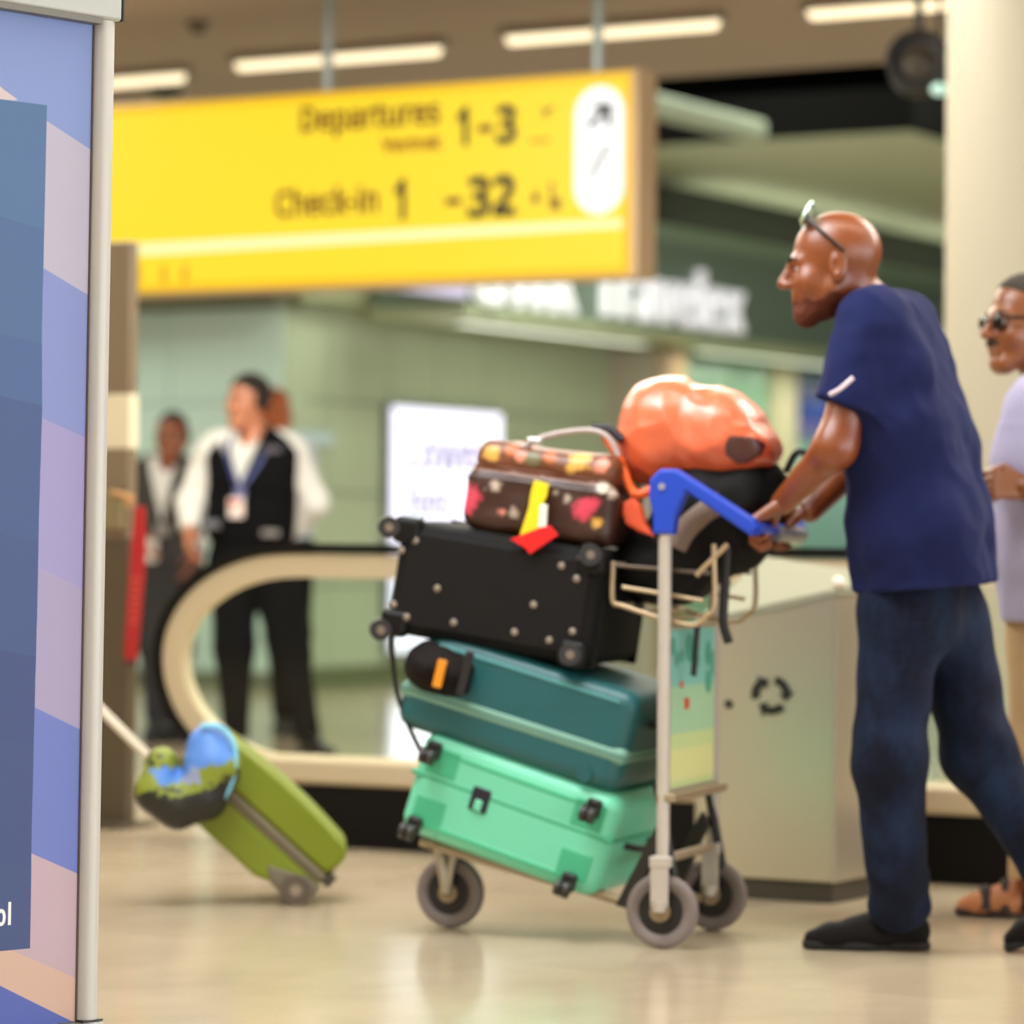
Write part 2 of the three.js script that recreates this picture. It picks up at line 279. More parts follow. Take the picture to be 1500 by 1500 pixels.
// raised white letters of the shop sign
const font = await new FontLoader().loadAsync('fonts/droid/droid_sans_regular.typeface.json');
{
  const letterMat = new THREE.MeshStandardMaterial({ color: 0xffffff, emissive: 0xf6f2ff, emissiveIntensity: 0.42, roughness: 0.4 });
  const word = (text, px0, px1, pyBase, pyTop, name, label) => {
    const a = onB(px0, pyBase, FO + 0.01), b = onB(px1, pyBase + (px1 - px0) * 0.105, FO + 0.01), h = onB(px0, pyTop, FO + 0.01).y - a.y;
    const t = thing(name, label, 'sign', V(a.x, a.y, a.z), GRID + Math.PI / 2);
    let x = 0; const parts = [];
    for (const ch of text) { const g = new TextGeometry(ch, { font, size: h, depth: 0.05, curveSegments: 6, bevelEnabled: true, bevelSize: 0.011, bevelThickness: 0.006, bevelSegments: 1 });
      g.computeBoundingBox(); const w = g.boundingBox.max.x - g.boundingBox.min.x; g.translate(x - g.boundingBox.min.x, 0, 0); x += w + h * 0.12; parts.push(g); }
    const k = a.distanceTo(b) / (x - h * 0.12);
    parts.forEach(g => { g.scale(k, 1, 1); part('letter', g, letterMat, t); });
  };
  word('GWK', 688, 838, 440, 345, 'shop_sign', 'white raised shop letters half hidden under the yellow sign');
  word('Travelex', 868, 1084, 458, 378, 'shop_sign', 'white raised shop letters on the dark fascia right of the yellow sign');
  const p0 = onB(575, 420, FO + 0.02), p1 = onB(682, 428, FO + 0.02);
  const t = thing('lilac_sign_panel', 'lilac glowing panel peeking out below the yellow sign', 'sign', p0.clone().add(p1).multiplyScalar(0.5).add(V(0, 0.22, 0)), GRID);
  part('panel', box(0.04, 0.5, p0.distanceTo(p1), 0, 0, 0, 0.01), new THREE.MeshStandardMaterial({ color: 0xc8c0dd, emissive: 0xb8b0d8, emissiveIntensity: 0.35, roughness: 0.5 }), t);
}
// open shop front right of the pillar: pale glass, cream frame, poster, teal panel
{
  const zOf = px => -tOf(onB(px, 700)), top = bandLow - 0.07, yl = onB(1060, 522).y, w = struct('wall_shop', box(0.2, 5.5, tEnd - tPil, -0.16, 2.75, -(tEnd + tPil) / 2), M(0x9fae8c, 0.6), 'pale green shop front right of the pillar');
  w.position.copy(cornerP); w.rotation.y = GRID;
  const cream = M(0xe9e2b8, 0.5), piece = (name, a, b, y0, y1, mat, out = 0.05) => part(name, box(out, y1 - y0, Math.abs(zOf(b) - zOf(a)), out / 2, (y0 + y1) / 2, (zOf(a) + zOf(b)) / 2), mat, w);
  piece('pane', 985, 1116, 0.1, yl - 0.01, M(0xa2d2ae, 0.2));
  piece('frame', 1119, 1152, 0, yl - 0.01, cream, 0.1); piece('lintel', 985, 1300, yl, top - 0.0, cream, 0.12);
  piece('pane', 1155, 1300, 0.1, yl - 0.02, M(0x9fd0c4, 0.2));
  piece('frame', 1304, 1330, 0, top - 0.32, cream, 0.1); piece('pane', 1334, 1480, 0.1, top - 0.3, M(0xb8dccb, 0.2));
  const a = onB(1163, 550, 0.07), b = onB(1246, 645, 0.07), m = a.clone().add(b).multiplyScalar(0.5), L = Math.abs(a.clone().sub(b).dot(GB));
  const t = thing('shop_poster', 'dark blue and lilac poster in the shop window behind the pushing man', 'poster', V(m.x, m.y, m.z), GRID), H = a.y - b.y;
  part('board', box(0.03, H, L, 0, 0, 0, 0.005), M(0x2a3b78, 0.4), t);
  part('blue_field', box(0.006, H * 0.34, L * 0.8, 0.018, -H * 0.05, 0), M(0x1848b0, 0.4), t, 'bright blue band');
  part('lilac_field', box(0.006, H * 0.24, L * 0.96, 0.018, -H * 0.37, 0), M(0x7a78b8, 0.4), t, 'lilac band');
}
// lit white information screen on the sage wall
{
  const TLs = onB(567, 590, 0.05), TRs = onB(733, 602, 0.05), low = onB(567, 960, 0.05).y, w = TLs.distanceTo(V(TRs.x, TLs.y, TRs.z)), h = TLs.y - low;
  const t = thing('information_screen', 'tall glowing white information screen behind the luggage', 'screen', V((TLs.x + TRs.x) / 2, low, (TLs.z + TRs.z) / 2), GRID);
  part('casing', box(0.05, h, w, 0, h / 2, 0, 0.02), M(0x888898, 0.4), t);
  const tex = canvasTex(512, Math.round(512 * h / w), (x, W, H) => { x.fillStyle = '#ffffff'; x.fillRect(0, 0, W, H); x.fillStyle = '#6a5f80'; x.font = 'bold 135px sans-serif'; x.fillText('Lower', 52, H * 0.26); x.font = 'bold 110px sans-serif'; x.fillText('fees', 60, H * 0.45); });
  const g = new THREE.PlaneGeometry(w - 0.05, h - 0.05); g.rotateY(Math.PI / 2); g.translate(0.0265, h / 2, 0);
  part('display', g, new THREE.MeshStandardMaterial({ color: 0x222222, emissive: 0xf4f2ff, emissiveMap: tex, emissiveIntensity: 1.7, roughness: 0.3 }), t);
  const c = V((TLs.x + TRs.x) / 2, low + h / 2, (TLs.z + TRs.z) / 2).addScaledVector(GX, 0.06); rectLight(new THREE.Color(0.95, 0.95, 1), 1.5, w, h, c, c.clone().add(GX));
  const d = thing('wall_decal', 'small pale blue sticker on the sage wall beside the guards', 'sticker', onB(458, 642, 0.03), GRID);
  part('film', box(0.008, 0.09, 0.5, 0, 0, 0), M(0xc4d6dc, 0.5), d);
}
// round white column on the right
{
  const c = at(1383, 760, 12.5), r = 0.52, cc = c.clone().add(V(r, 0, 0)); cc.y = 0;
  const m = struct('column', new THREE.CylinderGeometry(r, r, CEIL, 64), M(0x9e9888, 0.55), 'thick round off-white column'); m.position.set(cc.x, CEIL / 2, cc.z);
  const base = new THREE.CylinderGeometry(r + 0.015, r + 0.015, 0.1, 64); base.translate(0, -CEIL / 2 + 0.05, 0); part('base_ring', base, M(0x6a655a, 0.4, 0.5), m);
}
// things on the ceiling
{
  let a = onCeil(1346, 92), p = at(1346, 95, 14.2), t = thing('round_speaker', 'round black ceiling speaker beside the white column', 'speaker', p);
  const shell = new THREE.LatheGeometry([[0.001, -0.1], [0.1, -0.1], [0.13, -0.05], [0.135, 0.06], [0.12, 0.075], [0.105, 0.06], [0.1, 0.03], [0.001, 0.02]].map(q => new THREE.Vector2(...q)), 40); shell.rotateX(Math.PI / 2 - 0.25); shell.rotateY(-0.2);
  part('shell', shell, M(0x0c0b0a, 0.6), t);
  const cone = new THREE.ConeGeometry(0.075, 0.05, 32); cone.rotateX(Math.PI / 2 - 0.25); cone.rotateY(-0.2); cone.translate(-0.008, 0.012, 0.05); part('cone', cone, M(0x3a3226, 0.5), t);
  part('bracket', rod(V(0, 0.1, -0.02), V(0, CEIL - p.y, -0.02), 0.016), M(0x15130f, 0.5), t);
  p = at(1376, 131, 14.0); t = thing('spot_lamp', 'small pale spot lamp under the round black speaker', 'lamp', p);
  const bulb = new THREE.SphereGeometry(0.03, 20, 14); bulb.scale(1.2, 0.9, 1); part('glowing_bulb', bulb, new THREE.MeshStandardMaterial({ color: 0xa8c8c0, emissive: 0xa8d8cc, emissiveIntensity: 0.5 }), t);
  part('stem', rod(V(0, 0.02, -0.02), V(0, CEIL - p.y, -0.03), 0.008), M(0x15130f, 0.5), t);
  a = onCeil(290, 49); t = thing('smoke_detector', 'small dark smoke detector on the ceiling at the left', 'smoke detector', grid(a.x, CEIL, a.z));
  part('body', new THREE.LatheGeometry([[0.001, -0.06], [0.03, -0.06], [0.04, -0.03], [0.055, -0.02], [0.06, 0]].map(q => new THREE.Vector2(...q)), 24), M(0x57503f, 0.6), t);
  a = onCeil(243, 130); t = thing('dome_camera', 'pale ring of a dome camera above the yellow sign', 'camera', grid(a.x, CEIL, a.z));
  const ring = new THREE.TorusGeometry(0.12, 0.025, 12, 40); ring.rotateX(Math.PI / 2); ring.translate(0, -0.025, 0); part('ring', ring, M(0xb5aa90, 0.5), t);
  const dome = new THREE.SphereGeometry(0.1, 24, 12, 0, Math.PI * 2, Math.PI / 2, Math.PI / 2); dome.translate(0, -0.03, 0); part('dome', dome, M(0x4a4538, 0.15), t);
}
// ------------------------------------------------------------------ hanging yellow direction sign
{
  const d = 15, TR = at(925, 104, d), BR = at(925, 402, d), H = TR.y - BR.y, W = 3.1, D = 0.19;
  const t = thing('direction_sign', 'long yellow hanging direction sign with check-in and departures lettering', 'sign', V(TR.x, BR.y, TR.z), GRID);
  part('case', box(W + 0.03, H + 0.03, D, -W / 2 + 0.015, H / 2, -D / 2 - 0.004, 0.012), M(0xb79c78, 0.45, 0.2), t, 'beige metal case');
  const K = 2048 / W, tex = canvasTex(2048, Math.round(H * K), (x, w, h) => {
    x.fillStyle = '#f2bc06'; x.fillRect(0, 0, w, h);
    x.fillStyle = '#f8d524'; x.fillRect(24, 24, w - 48, h - 48);
    // positions: metres from the right end turned into pixels
    const P = (px, py) => { const q = along(px, py, TR, GX), l = q.clone().sub(TR).dot(GX); return [w + l * K, (TR.y - q.y) * K]; };
    const text = (s, px0, px1, pyb, pyt, font, col) => { const [x0, y0] = P(px0, pyb), [x1] = P(px1, pyb), [, y1] = P(px0, pyt), size = (y0 - y1) / 0.72; x.font = `${font} ${size}px sans-serif`; x.fillStyle = col;
      const m = x.measureText(s).width; x.save(); x.translate(x0, y0); x.scale((x1 - x0) / m, 1); x.lineWidth = 7; x.strokeStyle = col; x.strokeText(s, 0, 0); x.fillText(s, 0, 0); x.restore(); };
    const ink = '#1e0c00', thin = '#6e3a00';
    text('Departures', 438, 645, 193, 158, '', thin); text('Vertrek', 560, 645, 222, 204, '', '#a87400');
    text('1', 668, 692, 213, 158, 'bold', ink); text('-', 700, 722, 206, 160, 'bold', thin); text('3', 726, 758, 210, 156, 'bold', ink);
    text('Check-in', 402, 556, 317, 281, '', thin); text('1', 576, 600, 322, 264, 'bold', ink);
    text('-', 652, 676, 312, 268, 'bold', thin); text('32', 684, 756, 318, 260, 'bold', ink);
    // luggage and plane pictograms
    x.strokeStyle = thin; x.lineWidth = 5;
    const plane = (px, py, s) => { const [a, b] = P(px, py); x.save(); x.translate(a, b); x.rotate(-0.5); x.fillStyle = thin; x.fillRect(-s, -s * 0.14, 2 * s, s * 0.28); x.beginPath(); x.moveTo(-s * 0.3, 0); x.lineTo(-s * 0.75, -s * 0.8); x.lineTo(s * 0.3, 0); x.lineTo(-s * 0.75, s * 0.8); x.fill(); x.restore(); };
    plane(803, 162, 26); { const [a, b] = P(776, 204), [c] = P(806, 204); x.fillStyle = '#c08a08'; x.fillRect(a, b, c - a, 12); }
    { const [a, b] = P(786, 290); x.fillStyle = thin; x.fillRect(a - 16, b - 10, 26, 24); plane(786, 280, 10); const [c, e] = P(812, 292); x.fillRect(c - 14, e - 30, 10, 60); x.fillRect(c - 2, e - 4, 22, 36); x.beginPath(); x.arc(c - 9, e - 42, 9, 0, 7); x.fill(); }
    // pale rule
    const rule = [[203, 375], [203, 357], [912, 320], [912, 334]].map(p => P(...p)); x.fillStyle = '#fff3b0'; x.beginPath(); rule.forEach((p, i) => i ? x.lineTo(...p) : x.moveTo(...p)); x.fill();
    // small person pictograms at the lower left
    for (const px of [202, 240, 271]) { const [a, b] = P(px, 400); x.fillStyle = '#d89400'; x.beginPath(); x.arc(a, b - 20, 9, 0, 7); x.fill(); x.fillRect(a - 12, b - 10, 24, 34); x.fillRect(a - 8, b + 20, 6, 18); x.fillRect(a + 2, b + 20, 6, 18); }
    // white pill with arrow and escalator
    const [pl, pt] = P(842, 128), [pr, pb] = P(914, 312); x.fillStyle = '#ffffff'; x.beginPath(); const r = (pr - pl) / 2; x.arc(pl + r, pt + r, r, Math.PI, 0); x.arc(pl + r, pb - r, r, 0, Math.PI); x.fill();
    const [ax, ay] = P(892, 156), [bx, by] = P(862, 186); x.strokeStyle = '#10100c'; x.lineWidth = 18; x.beginPath(); x.moveTo(bx, by); x.lineTo(ax - 4, ay + 4); x.stroke();
    x.lineWidth = 19; x.beginPath(); x.moveTo(ax - 48, ay); x.lineTo(ax, ay); x.lineTo(ax, ay + 58); x.stroke();
    const [ex, ey] = P(862, 262), [fx, fy] = P(896, 224); x.strokeStyle = '#8a867a'; x.lineWidth = 8; x.beginPath(); x.moveTo(ex, ey); x.lineTo(ex + 14, ey); x.lineTo(fx - 20, fy); x.lineTo(fx, fy); x.stroke(); x.beginPath(); x.moveTo(ex, ey - 26); x.lineTo(ex + 12, ey - 26); x.lineTo(fx - 24, fy - 22); x.lineTo(fx - 4, fy - 22); x.stroke();
  });
  const g = new THREE.PlaneGeometry(W, H); g.translate(-W / 2, H / 2, 0.001); const face = new THREE.BoxGeometry(W, H, 0.012); face.translate(-W / 2, H / 2, -0.006);
  part('face_panel', merge([g]), new THREE.MeshStandardMaterial({ map: tex, color: 0x3a3a3a, emissive: 0xffffff, emissiveMap: tex, emissiveIntensity: 1.02, roughness: 0.4 }), t, 'backlit yellow face');
  for (const px of [480, 875]) { const q = along(px, 120, TR.clone().addScaledVector(GZ, -D / 2), GX), l = q.clone().sub(TR).dot(GX); const rd = new THREE.CylinderGeometry(0.024, 0.024, CEIL - TR.y - 0.01, 14); rd.translate(l, H + 0.01 + (CEIL - TR.y) / 2, -D / 2); part('hanger_rod', rd, M(0x9aa8a8, 0.35, 0.4), t); }
  const c = grid(0, 0, 0).add(V(TR.x, BR.y + H / 2, TR.z)).addScaledVector(GX, -W / 2).addScaledVector(GZ, 0.02); rectLight(new THREE.Color(1, 0.75, 0.15), 0.5, W, H, c, c.clone().add(GZ));
}
// ------------------------------------------------------------------ banner stand in the foreground
{
  const YAW = 47 * rad, p = at(150, 700, 6.76), dirX = V(Math.cos(YAW), 0, -Math.sin(YAW)), p0 = V(at(124, 1497, 6.76).x, 0, p.z);
  const t = thing('banner_stand', 'tall purple and blue banner stand with aluminium frame in the left foreground', 'banner stand', p0);
  t.rotation.set(0, YAW, -0.0105, 'ZYX'); t.updateMatrixWorld(true);
  const inv = t.matrixWorld.clone().invert(), nz = V(Math.sin(YAW), 0, Math.cos(YAW));
  const loc = (px, py) => along(px, py, p0.clone().addScaledVector(nz, 0), dirX).applyMatrix4(inv);   // pixel to the banner's own plane
  const yTop = 2.03, W = 0.85, alu = M(0xc4c2be, 0.42, 0.15), aluWarm = M(0xc9bfb2, 0.4, 0.5);
  const pole = s => { const g = new THREE.CylinderGeometry(0.023, 0.023, yTop - 0.05, 40); g.scale(1, 1, 1.05); g.translate(s, 0.05 + (yTop - 0.05) / 2, 0); return g; };
  part('pole', pole(0), alu, t); part('pole', pole(-W), alu, t);
  for (const s of [-0.0235, -W + 0.0235]) part('groove_strip', box(0.005, yTop - 0.06, 0.006, s, 0.05 + (yTop - 0.05) / 2, 0.0), M(0x5a4b45, 0.6), t, 'dark groove between print and pole');
  const rail = box(W + 0.052, 0.062, 0.06, -W / 2, yTop + 0.031, 0, 0.008); part('top_rail', rail, M(0xb2b6b2, 0.4, 0.2), t);
  part('rail_lip', box(W - 0.05, 0.012, 0.03, -W / 2, yTop - 0.004, 0.014), M(0x77756f, 0.5, 0.3), t, 'darker underside lip of the rail');
  part('end_cap', box(0.006, 0.06, 0.058, 0.029, yTop + 0.031, 0, 0.002), M(0x2c2e2c, 0.5), t, 'dark end cap');
  part('foot_rail', box(W + 0.05, 0.05, 0.07, -W / 2, 0.026, 0, 0.008), M(0x9a9c9c, 0.35, 0.5), t);
  part('foot_seam', box(0.05, 0.004, 0.05, 0, 0.0535, 0), M(0x2c2e2c, 0.5), t);
  for (const s of [-0.06, -W + 0.06]) part('base_foot', box(0.06, 0.012, 0.44, s, 0.006, 0, 0.004), M(0x8a8c8c, 0.35, 0.5), t);
  // print
  const x0 = -W + 0.023, x1 = -0.023, y0 = 0.052, y1 = yTop, KX = 1000, tex = canvasTex(Math.round((x1 - x0) * KX), Math.round((y1 - y0) * KX), (c, w, h) => {
    const P = (px, py) => { const q = loc(px, py); return [(q.x - x0) / (x1 - x0) * w, (y1 - q.y) / (y1 - y0) * h]; };
    const ext = (a, b) => { const A = P(...a), B = P(...b), s = (B[1] - A[1]) / (B[0] - A[0]); return x => A[1] + s * (x - A[0]); };
    const lines = [[[62, 178], [128, 221]], [[58, 393], [123, 432]], [[56, 612], [119, 640]], [[52, 830], [117, 862]], [[48, 1036], [112, 1067]], [[45, 1250], [109, 1278]], [[0, 1444], [105, 1496]]].map(l => ext(...l));
    const cols = ['#7c91cc', '#b2aec6', '#7e8bc8', '#9993c8', '#a098be', '#6877c2', '#b9a3b0', '#5060b0'];
    c.fillStyle = cols[0]; c.fillRect(0, 0, w, h);
    lines.forEach((f, i) => { c.fillStyle = cols[i + 1]; c.beginPath(); c.moveTo(0, f(0)); c.lineTo(w, f(w)); c.lineTo(w, h); c.lineTo(0, h); c.fill(); });
    { const f = ext([0, 1385], [109, 1432]); c.fillStyle = '#cbaa9c'; c.beginPath(); c.moveTo(0, f(0)); c.lineTo(w, f(w)); c.lineTo(w, lines[6](w)); c.lineTo(0, lines[6](0)); c.fill(); }
    { const a = P(0, 133), b = P(20, 147), k = P(0, 147); c.fillStyle = '#cdbfc4'; c.beginPath(); c.moveTo(...a); c.lineTo(...b); c.lineTo(...k); c.lineTo(k[0] - 120, k[1]); c.lineTo(a[0] - 120, a[1] - 70); c.fill(); }
    // dark inner field with a gently waved edge and broad slanting tones
    const edge = [[62, 155], [59, 330], [56, 480], [57, 600], [53, 760], [51, 900], [48, 1040], [45, 1200], [43, 1389]].map(p => P(...p)), tl = P(0, 147), bl = P(0, 1393), sl = (tl[1] - edge[0][1]) / (tl[0] - edge[0][0]), sb = (bl[1] - edge[8][1]) / (bl[0] - edge[8][0]);
    c.save(); c.beginPath(); c.moveTo(0, edge[0][1] + sl * (0 - edge[0][0])); edge.forEach(p => c.lineTo(...p)); c.lineTo(0, edge[8][1] + sb * (0 - edge[8][0])); c.clip();
    c.fillStyle = '#466a9a'; c.fillRect(0, 0, w, h);
    [[300, '#426294'], [470, '#3f5c92'], [560, '#3a5188'], [760, '#384c84'], [930, '#33457c'], [1060, '#35477c'], [1240, '#37497c']].forEach(([py, col]) => { const [, y] = P(20, py); c.fillStyle = col; c.beginPath(); c.moveTo(0, y - 60); c.lineTo(w, y + 60); c.lineTo(w, h); c.lineTo(0, h); c.fill(); });
    const [ox, oy] = P(17, 1354), [, ot] = P(17, 1321); c.fillStyle = '#eef0f4'; const s = (oy - ot) / 0.73; c.font = `bold ${s}px sans-serif`; const m = c.measureText('ol').width, px = P(-8, 1354)[0]; c.save(); c.translate(px, oy); c.scale((ox - px) / m, 1); c.fillText('ol', 0, 0); c.restore();
    c.restore();
  });
  const g = box(x1 - x0, y1 - y0, 0.004, 0, 0, -0.003); part('backing', g, M(0x8a8fae, 0.6), t); g.translate((x0 + x1) / 2, (y0 + y1) / 2, 0);
  const pg = new THREE.PlaneGeometry(x1 - x0, y1 - y0); pg.translate((x0 + x1) / 2, (y0 + y1) / 2, 0.0); part('print', pg, new THREE.MeshPhysicalMaterial({ map: tex, roughness: 0.45 }), t, 'printed banner with slanting lilac, peach and blue stripes');
}
// ------------------------------------------------------------------ brown totem behind the banner, with the red strap
{
  const f = floorAt(190, 1213), d = -f.z, top = at(196, 353, d).y, W = 0.62, D = 0.05;
  const t = thing('totem', 'brown metal totem with a cream band beside the banner stand', 'totem', V(at(188, 800, d).x, 0, f.z), GRID);
  part('body', box(W, top, D, -W / 2, top / 2, -D / 2, 0.006), M(0x80705a, 0.5, 0.2), t);
  const b0 = at(190, 657, d).y, b1 = at(190, 577, d).y; part('cream_band', box(W + 0.006, b1 - b0, D + 0.006, -W / 2, (b0 + b1) / 2, -D / 2, 0.004), M(0xd8cdb0, 0.6), t, 'cream band around the totem');
  const lo = at(188, 788, d).y; part('lower_body', box(W + 0.004, lo - 0.02, D + 0.004, -W / 2, 0.02 + (lo - 0.02) / 2, -D / 2, 0.003), M(0x554a38, 0.5, 0.2), t, 'darker lower body');  // totem is coloured darker from the floor up to this height
  const c0 = at(178, 776, d).y, c1 = at(178, 720, d).y; part('card_pocket', box(0.09, c1 - c0, 0.03, -0.055, (c0 + c1) / 2, 0.016, 0.006), M(0x7d7250, 0.5), t);
  part('base_plate', box(W + 0.06, 0.015, D + 0.2, -W / 2, 0.0075, -D / 2, 0.004), M(0x4a4234, 0.5, 0.4), t);
  const hy = at(205, 730, d).y, hk = merge([rod(V(-0.05, hy + 0.02, 0.03), V(0.05, hy - 0.0, 0.05), 0.011), rod(V(0.05, hy, 0.05), V(0.035, hy - 0.03, 0.05), 0.012)]);
  part('hook', hk, M(0xb98a58, 0.5), t, 'tan hook');
  const dd = d - 0.08, pts = [[205, 742], [203, 800], [200, 850], [196, 900], [191, 970]].map(p => at(...p, dd)), o = pts[0].clone();
  const s = thing('red_strap', 'red strap with pale lettering hanging beside the brown totem', 'strap', o);
  const hw = [0.018, 0.026, 0.027, 0.026, 0.022], strapGeo = (i0, i1, grow) => { const prof = []; for (let i = i0; i <= i1; i++) prof.push([pts[i].x - o.x - hw[i] - grow, pts[i].y - o.y]); for (let i = i1; i >= i0; i--) prof.push([pts[i].x - o.x + hw[i] + grow, pts[i].y - o.y]); return extrude(prof, 0.016 + 2 * grow, 0.004); };
  part('webbing', strapGeo(0, 4, 0), M(0xa00504, 0.7), s);
  for (let k = 0; k < 7; k++) { const y0 = lerp(848, 922, k / 7), q = at(lerp(200, 195, k / 7), y0, dd).sub(o); part('pale_print', box(0.03, 0.012, 0.019, q.x, q.y, 0), M(0xb8402e, 0.7), s); }
  part('tip', box(0.046, 0.02, 0.02, pts[4].x - o.x, pts[4].y - o.y, 0, 0.005), M(0x4a0606, 0.6), s, 'dark end');
}
// ------------------------------------------------------------------ moving walkway balustrade
{
  const P = floorAt(940, 1264), kOf = px => { const q = along(px, 900, V(P.x, 0, P.z), GX); return q.sub(P).dot(GX); };
  const t = thing('walkway_balustrade', 'glass walkway balustrade with black handrail and rounded end', 'balustrade', V(P.x, 0, P.z), GRID);
  const k0 = kOf(233), R = 4.2, hTop = 1.0, ctr = 0.61, rx = 0.55, ry = hTop - ctr - 0.018;
  const path = (inset, kEnd) => { const pts = [V(R, hTop - 0.018 - inset, 0), V(k0 + rx + 0.6, hTop - 0.018 - inset, 0), V(k0 + rx + 0.25, hTop - 0.018 - inset, 0)];
    for (let i = 0; i <= 14; i++) { const a = Math.PI / 2 + i / 14 * Math.PI; pts.push(V(k0 + rx + Math.cos(a) * (rx - inset - 0.018), ctr + Math.sin(a) * (Math.sin(a) > 0 ? ry - inset : ctr - (inset ? 0.25 : 0.2)), 0)); } pts.push(V(k0 + rx + kEnd, inset ? 0.25 : 0.2, 0)); return new THREE.CatmullRomCurve3(pts, false, 'centripetal'); };
  const sweep = (curve, w, h, seg) => { // flat band swept along the curve, w across z, h in the plane
    const pos = [], idx = [], f = curve.getSpacedPoints(seg); const n = [[-1, -1], [1, -1], [1, 1], [-1, 1]];
    f.forEach((p, i) => { const a = f[Math.max(0, i - 1)], b = f[Math.min(seg, i + 1)], tx = b.x - a.x, ty = b.y - a.y, l = Math.hypot(tx, ty); const nx = -ty / l, ny = tx / l; n.forEach(([u, v]) => pos.push(p.x + nx * v * h / 2, p.y + ny * v * h / 2, u * w / 2)); });
    for (let i = 0; i < seg; i++) for (let j = 0; j < 4; j++) { const a = i * 4 + j, b = i * 4 + (j + 1) % 4; idx.push(a, b, a + 4, b, b + 4, a + 4); }
    const g = new THREE.BufferGeometry(); g.setAttribute('position', new THREE.Float32BufferAttribute(pos, 3)); g.setIndex(idx); const q = g.toNonIndexed(); q.computeVertexNormals(); return q; };
  part('handrail', sweep(path(0, 0.1), 0.085, 0.032, 220), M(0x090807, 0.5, 0, { specularIntensity: 0.4 }), t, 'black rubber handrail');
  part('guide_profile', sweep(path(0.058, 0.3), 0.06, 0.078, 220), M(0xc2b294, 0.5, 0.05), t, 'beige metal profile inside the handrail');
  // glass panes following the end curve
  const gl = new THREE.MeshPhysicalMaterial({ color: 0xf2fbf4, transmission: 1, thickness: 0, roughness: 0.02, ior: 1.5 }), deckTop = 0.29;
  const inner = path(0.1, 0.3).getSpacedPoints(120).map(p => [p.x, Math.max(p.y, deckTop)]).filter(p => p[0] < k0 + rx + 0.32);
  const endPane = inner.concat([[k0 + rx + 0.32, deckTop]]); endPane.unshift([k0 + rx + 0.32, hTop - 0.12]);
  const sh = new THREE.ShapeGeometry(new THREE.Shape(endPane.map(p => new THREE.Vector2(...p)))); part('pane', sh, gl, t);
  for (let k = k0 + rx + 0.325; k < R - 0.3; k += 1.2) { const e = Math.min(k + 1.19, R), g = new THREE.PlaneGeometry(e - k, hTop - 0.12 - deckTop); g.translate((k + e) / 2, (hTop - 0.12 + deckTop) / 2, 0); part('pane', g, gl, t); }
  const ks = kOf(392); part('deck_profile', box(R - ks, 0.085, 0.2, (R + ks) / 2, 0.247, 0, 0.02), M(0xbaaa8e, 0.5, 0.05), t, 'beige lower deck profile');
  part('skirting', box(R - ks - 0.03, 0.204, 0.16, (R + ks) / 2, 0.102, 0), M(0x060505, 0.5, 0, { specularIntensity: 0.35 }), t, 'black skirting panel');
  const q = along(1463, 1212, V(P.x, 0, P.z).addScaledVector(GZ, 0.085), GX), kq = q.clone().sub(P).dot(GX); const bt = disc(0.016, 0.012); bt.translate(kq, q.y, 0.082); part('emergency_button', bt, M(0x9a9088, 0.4), t);
}
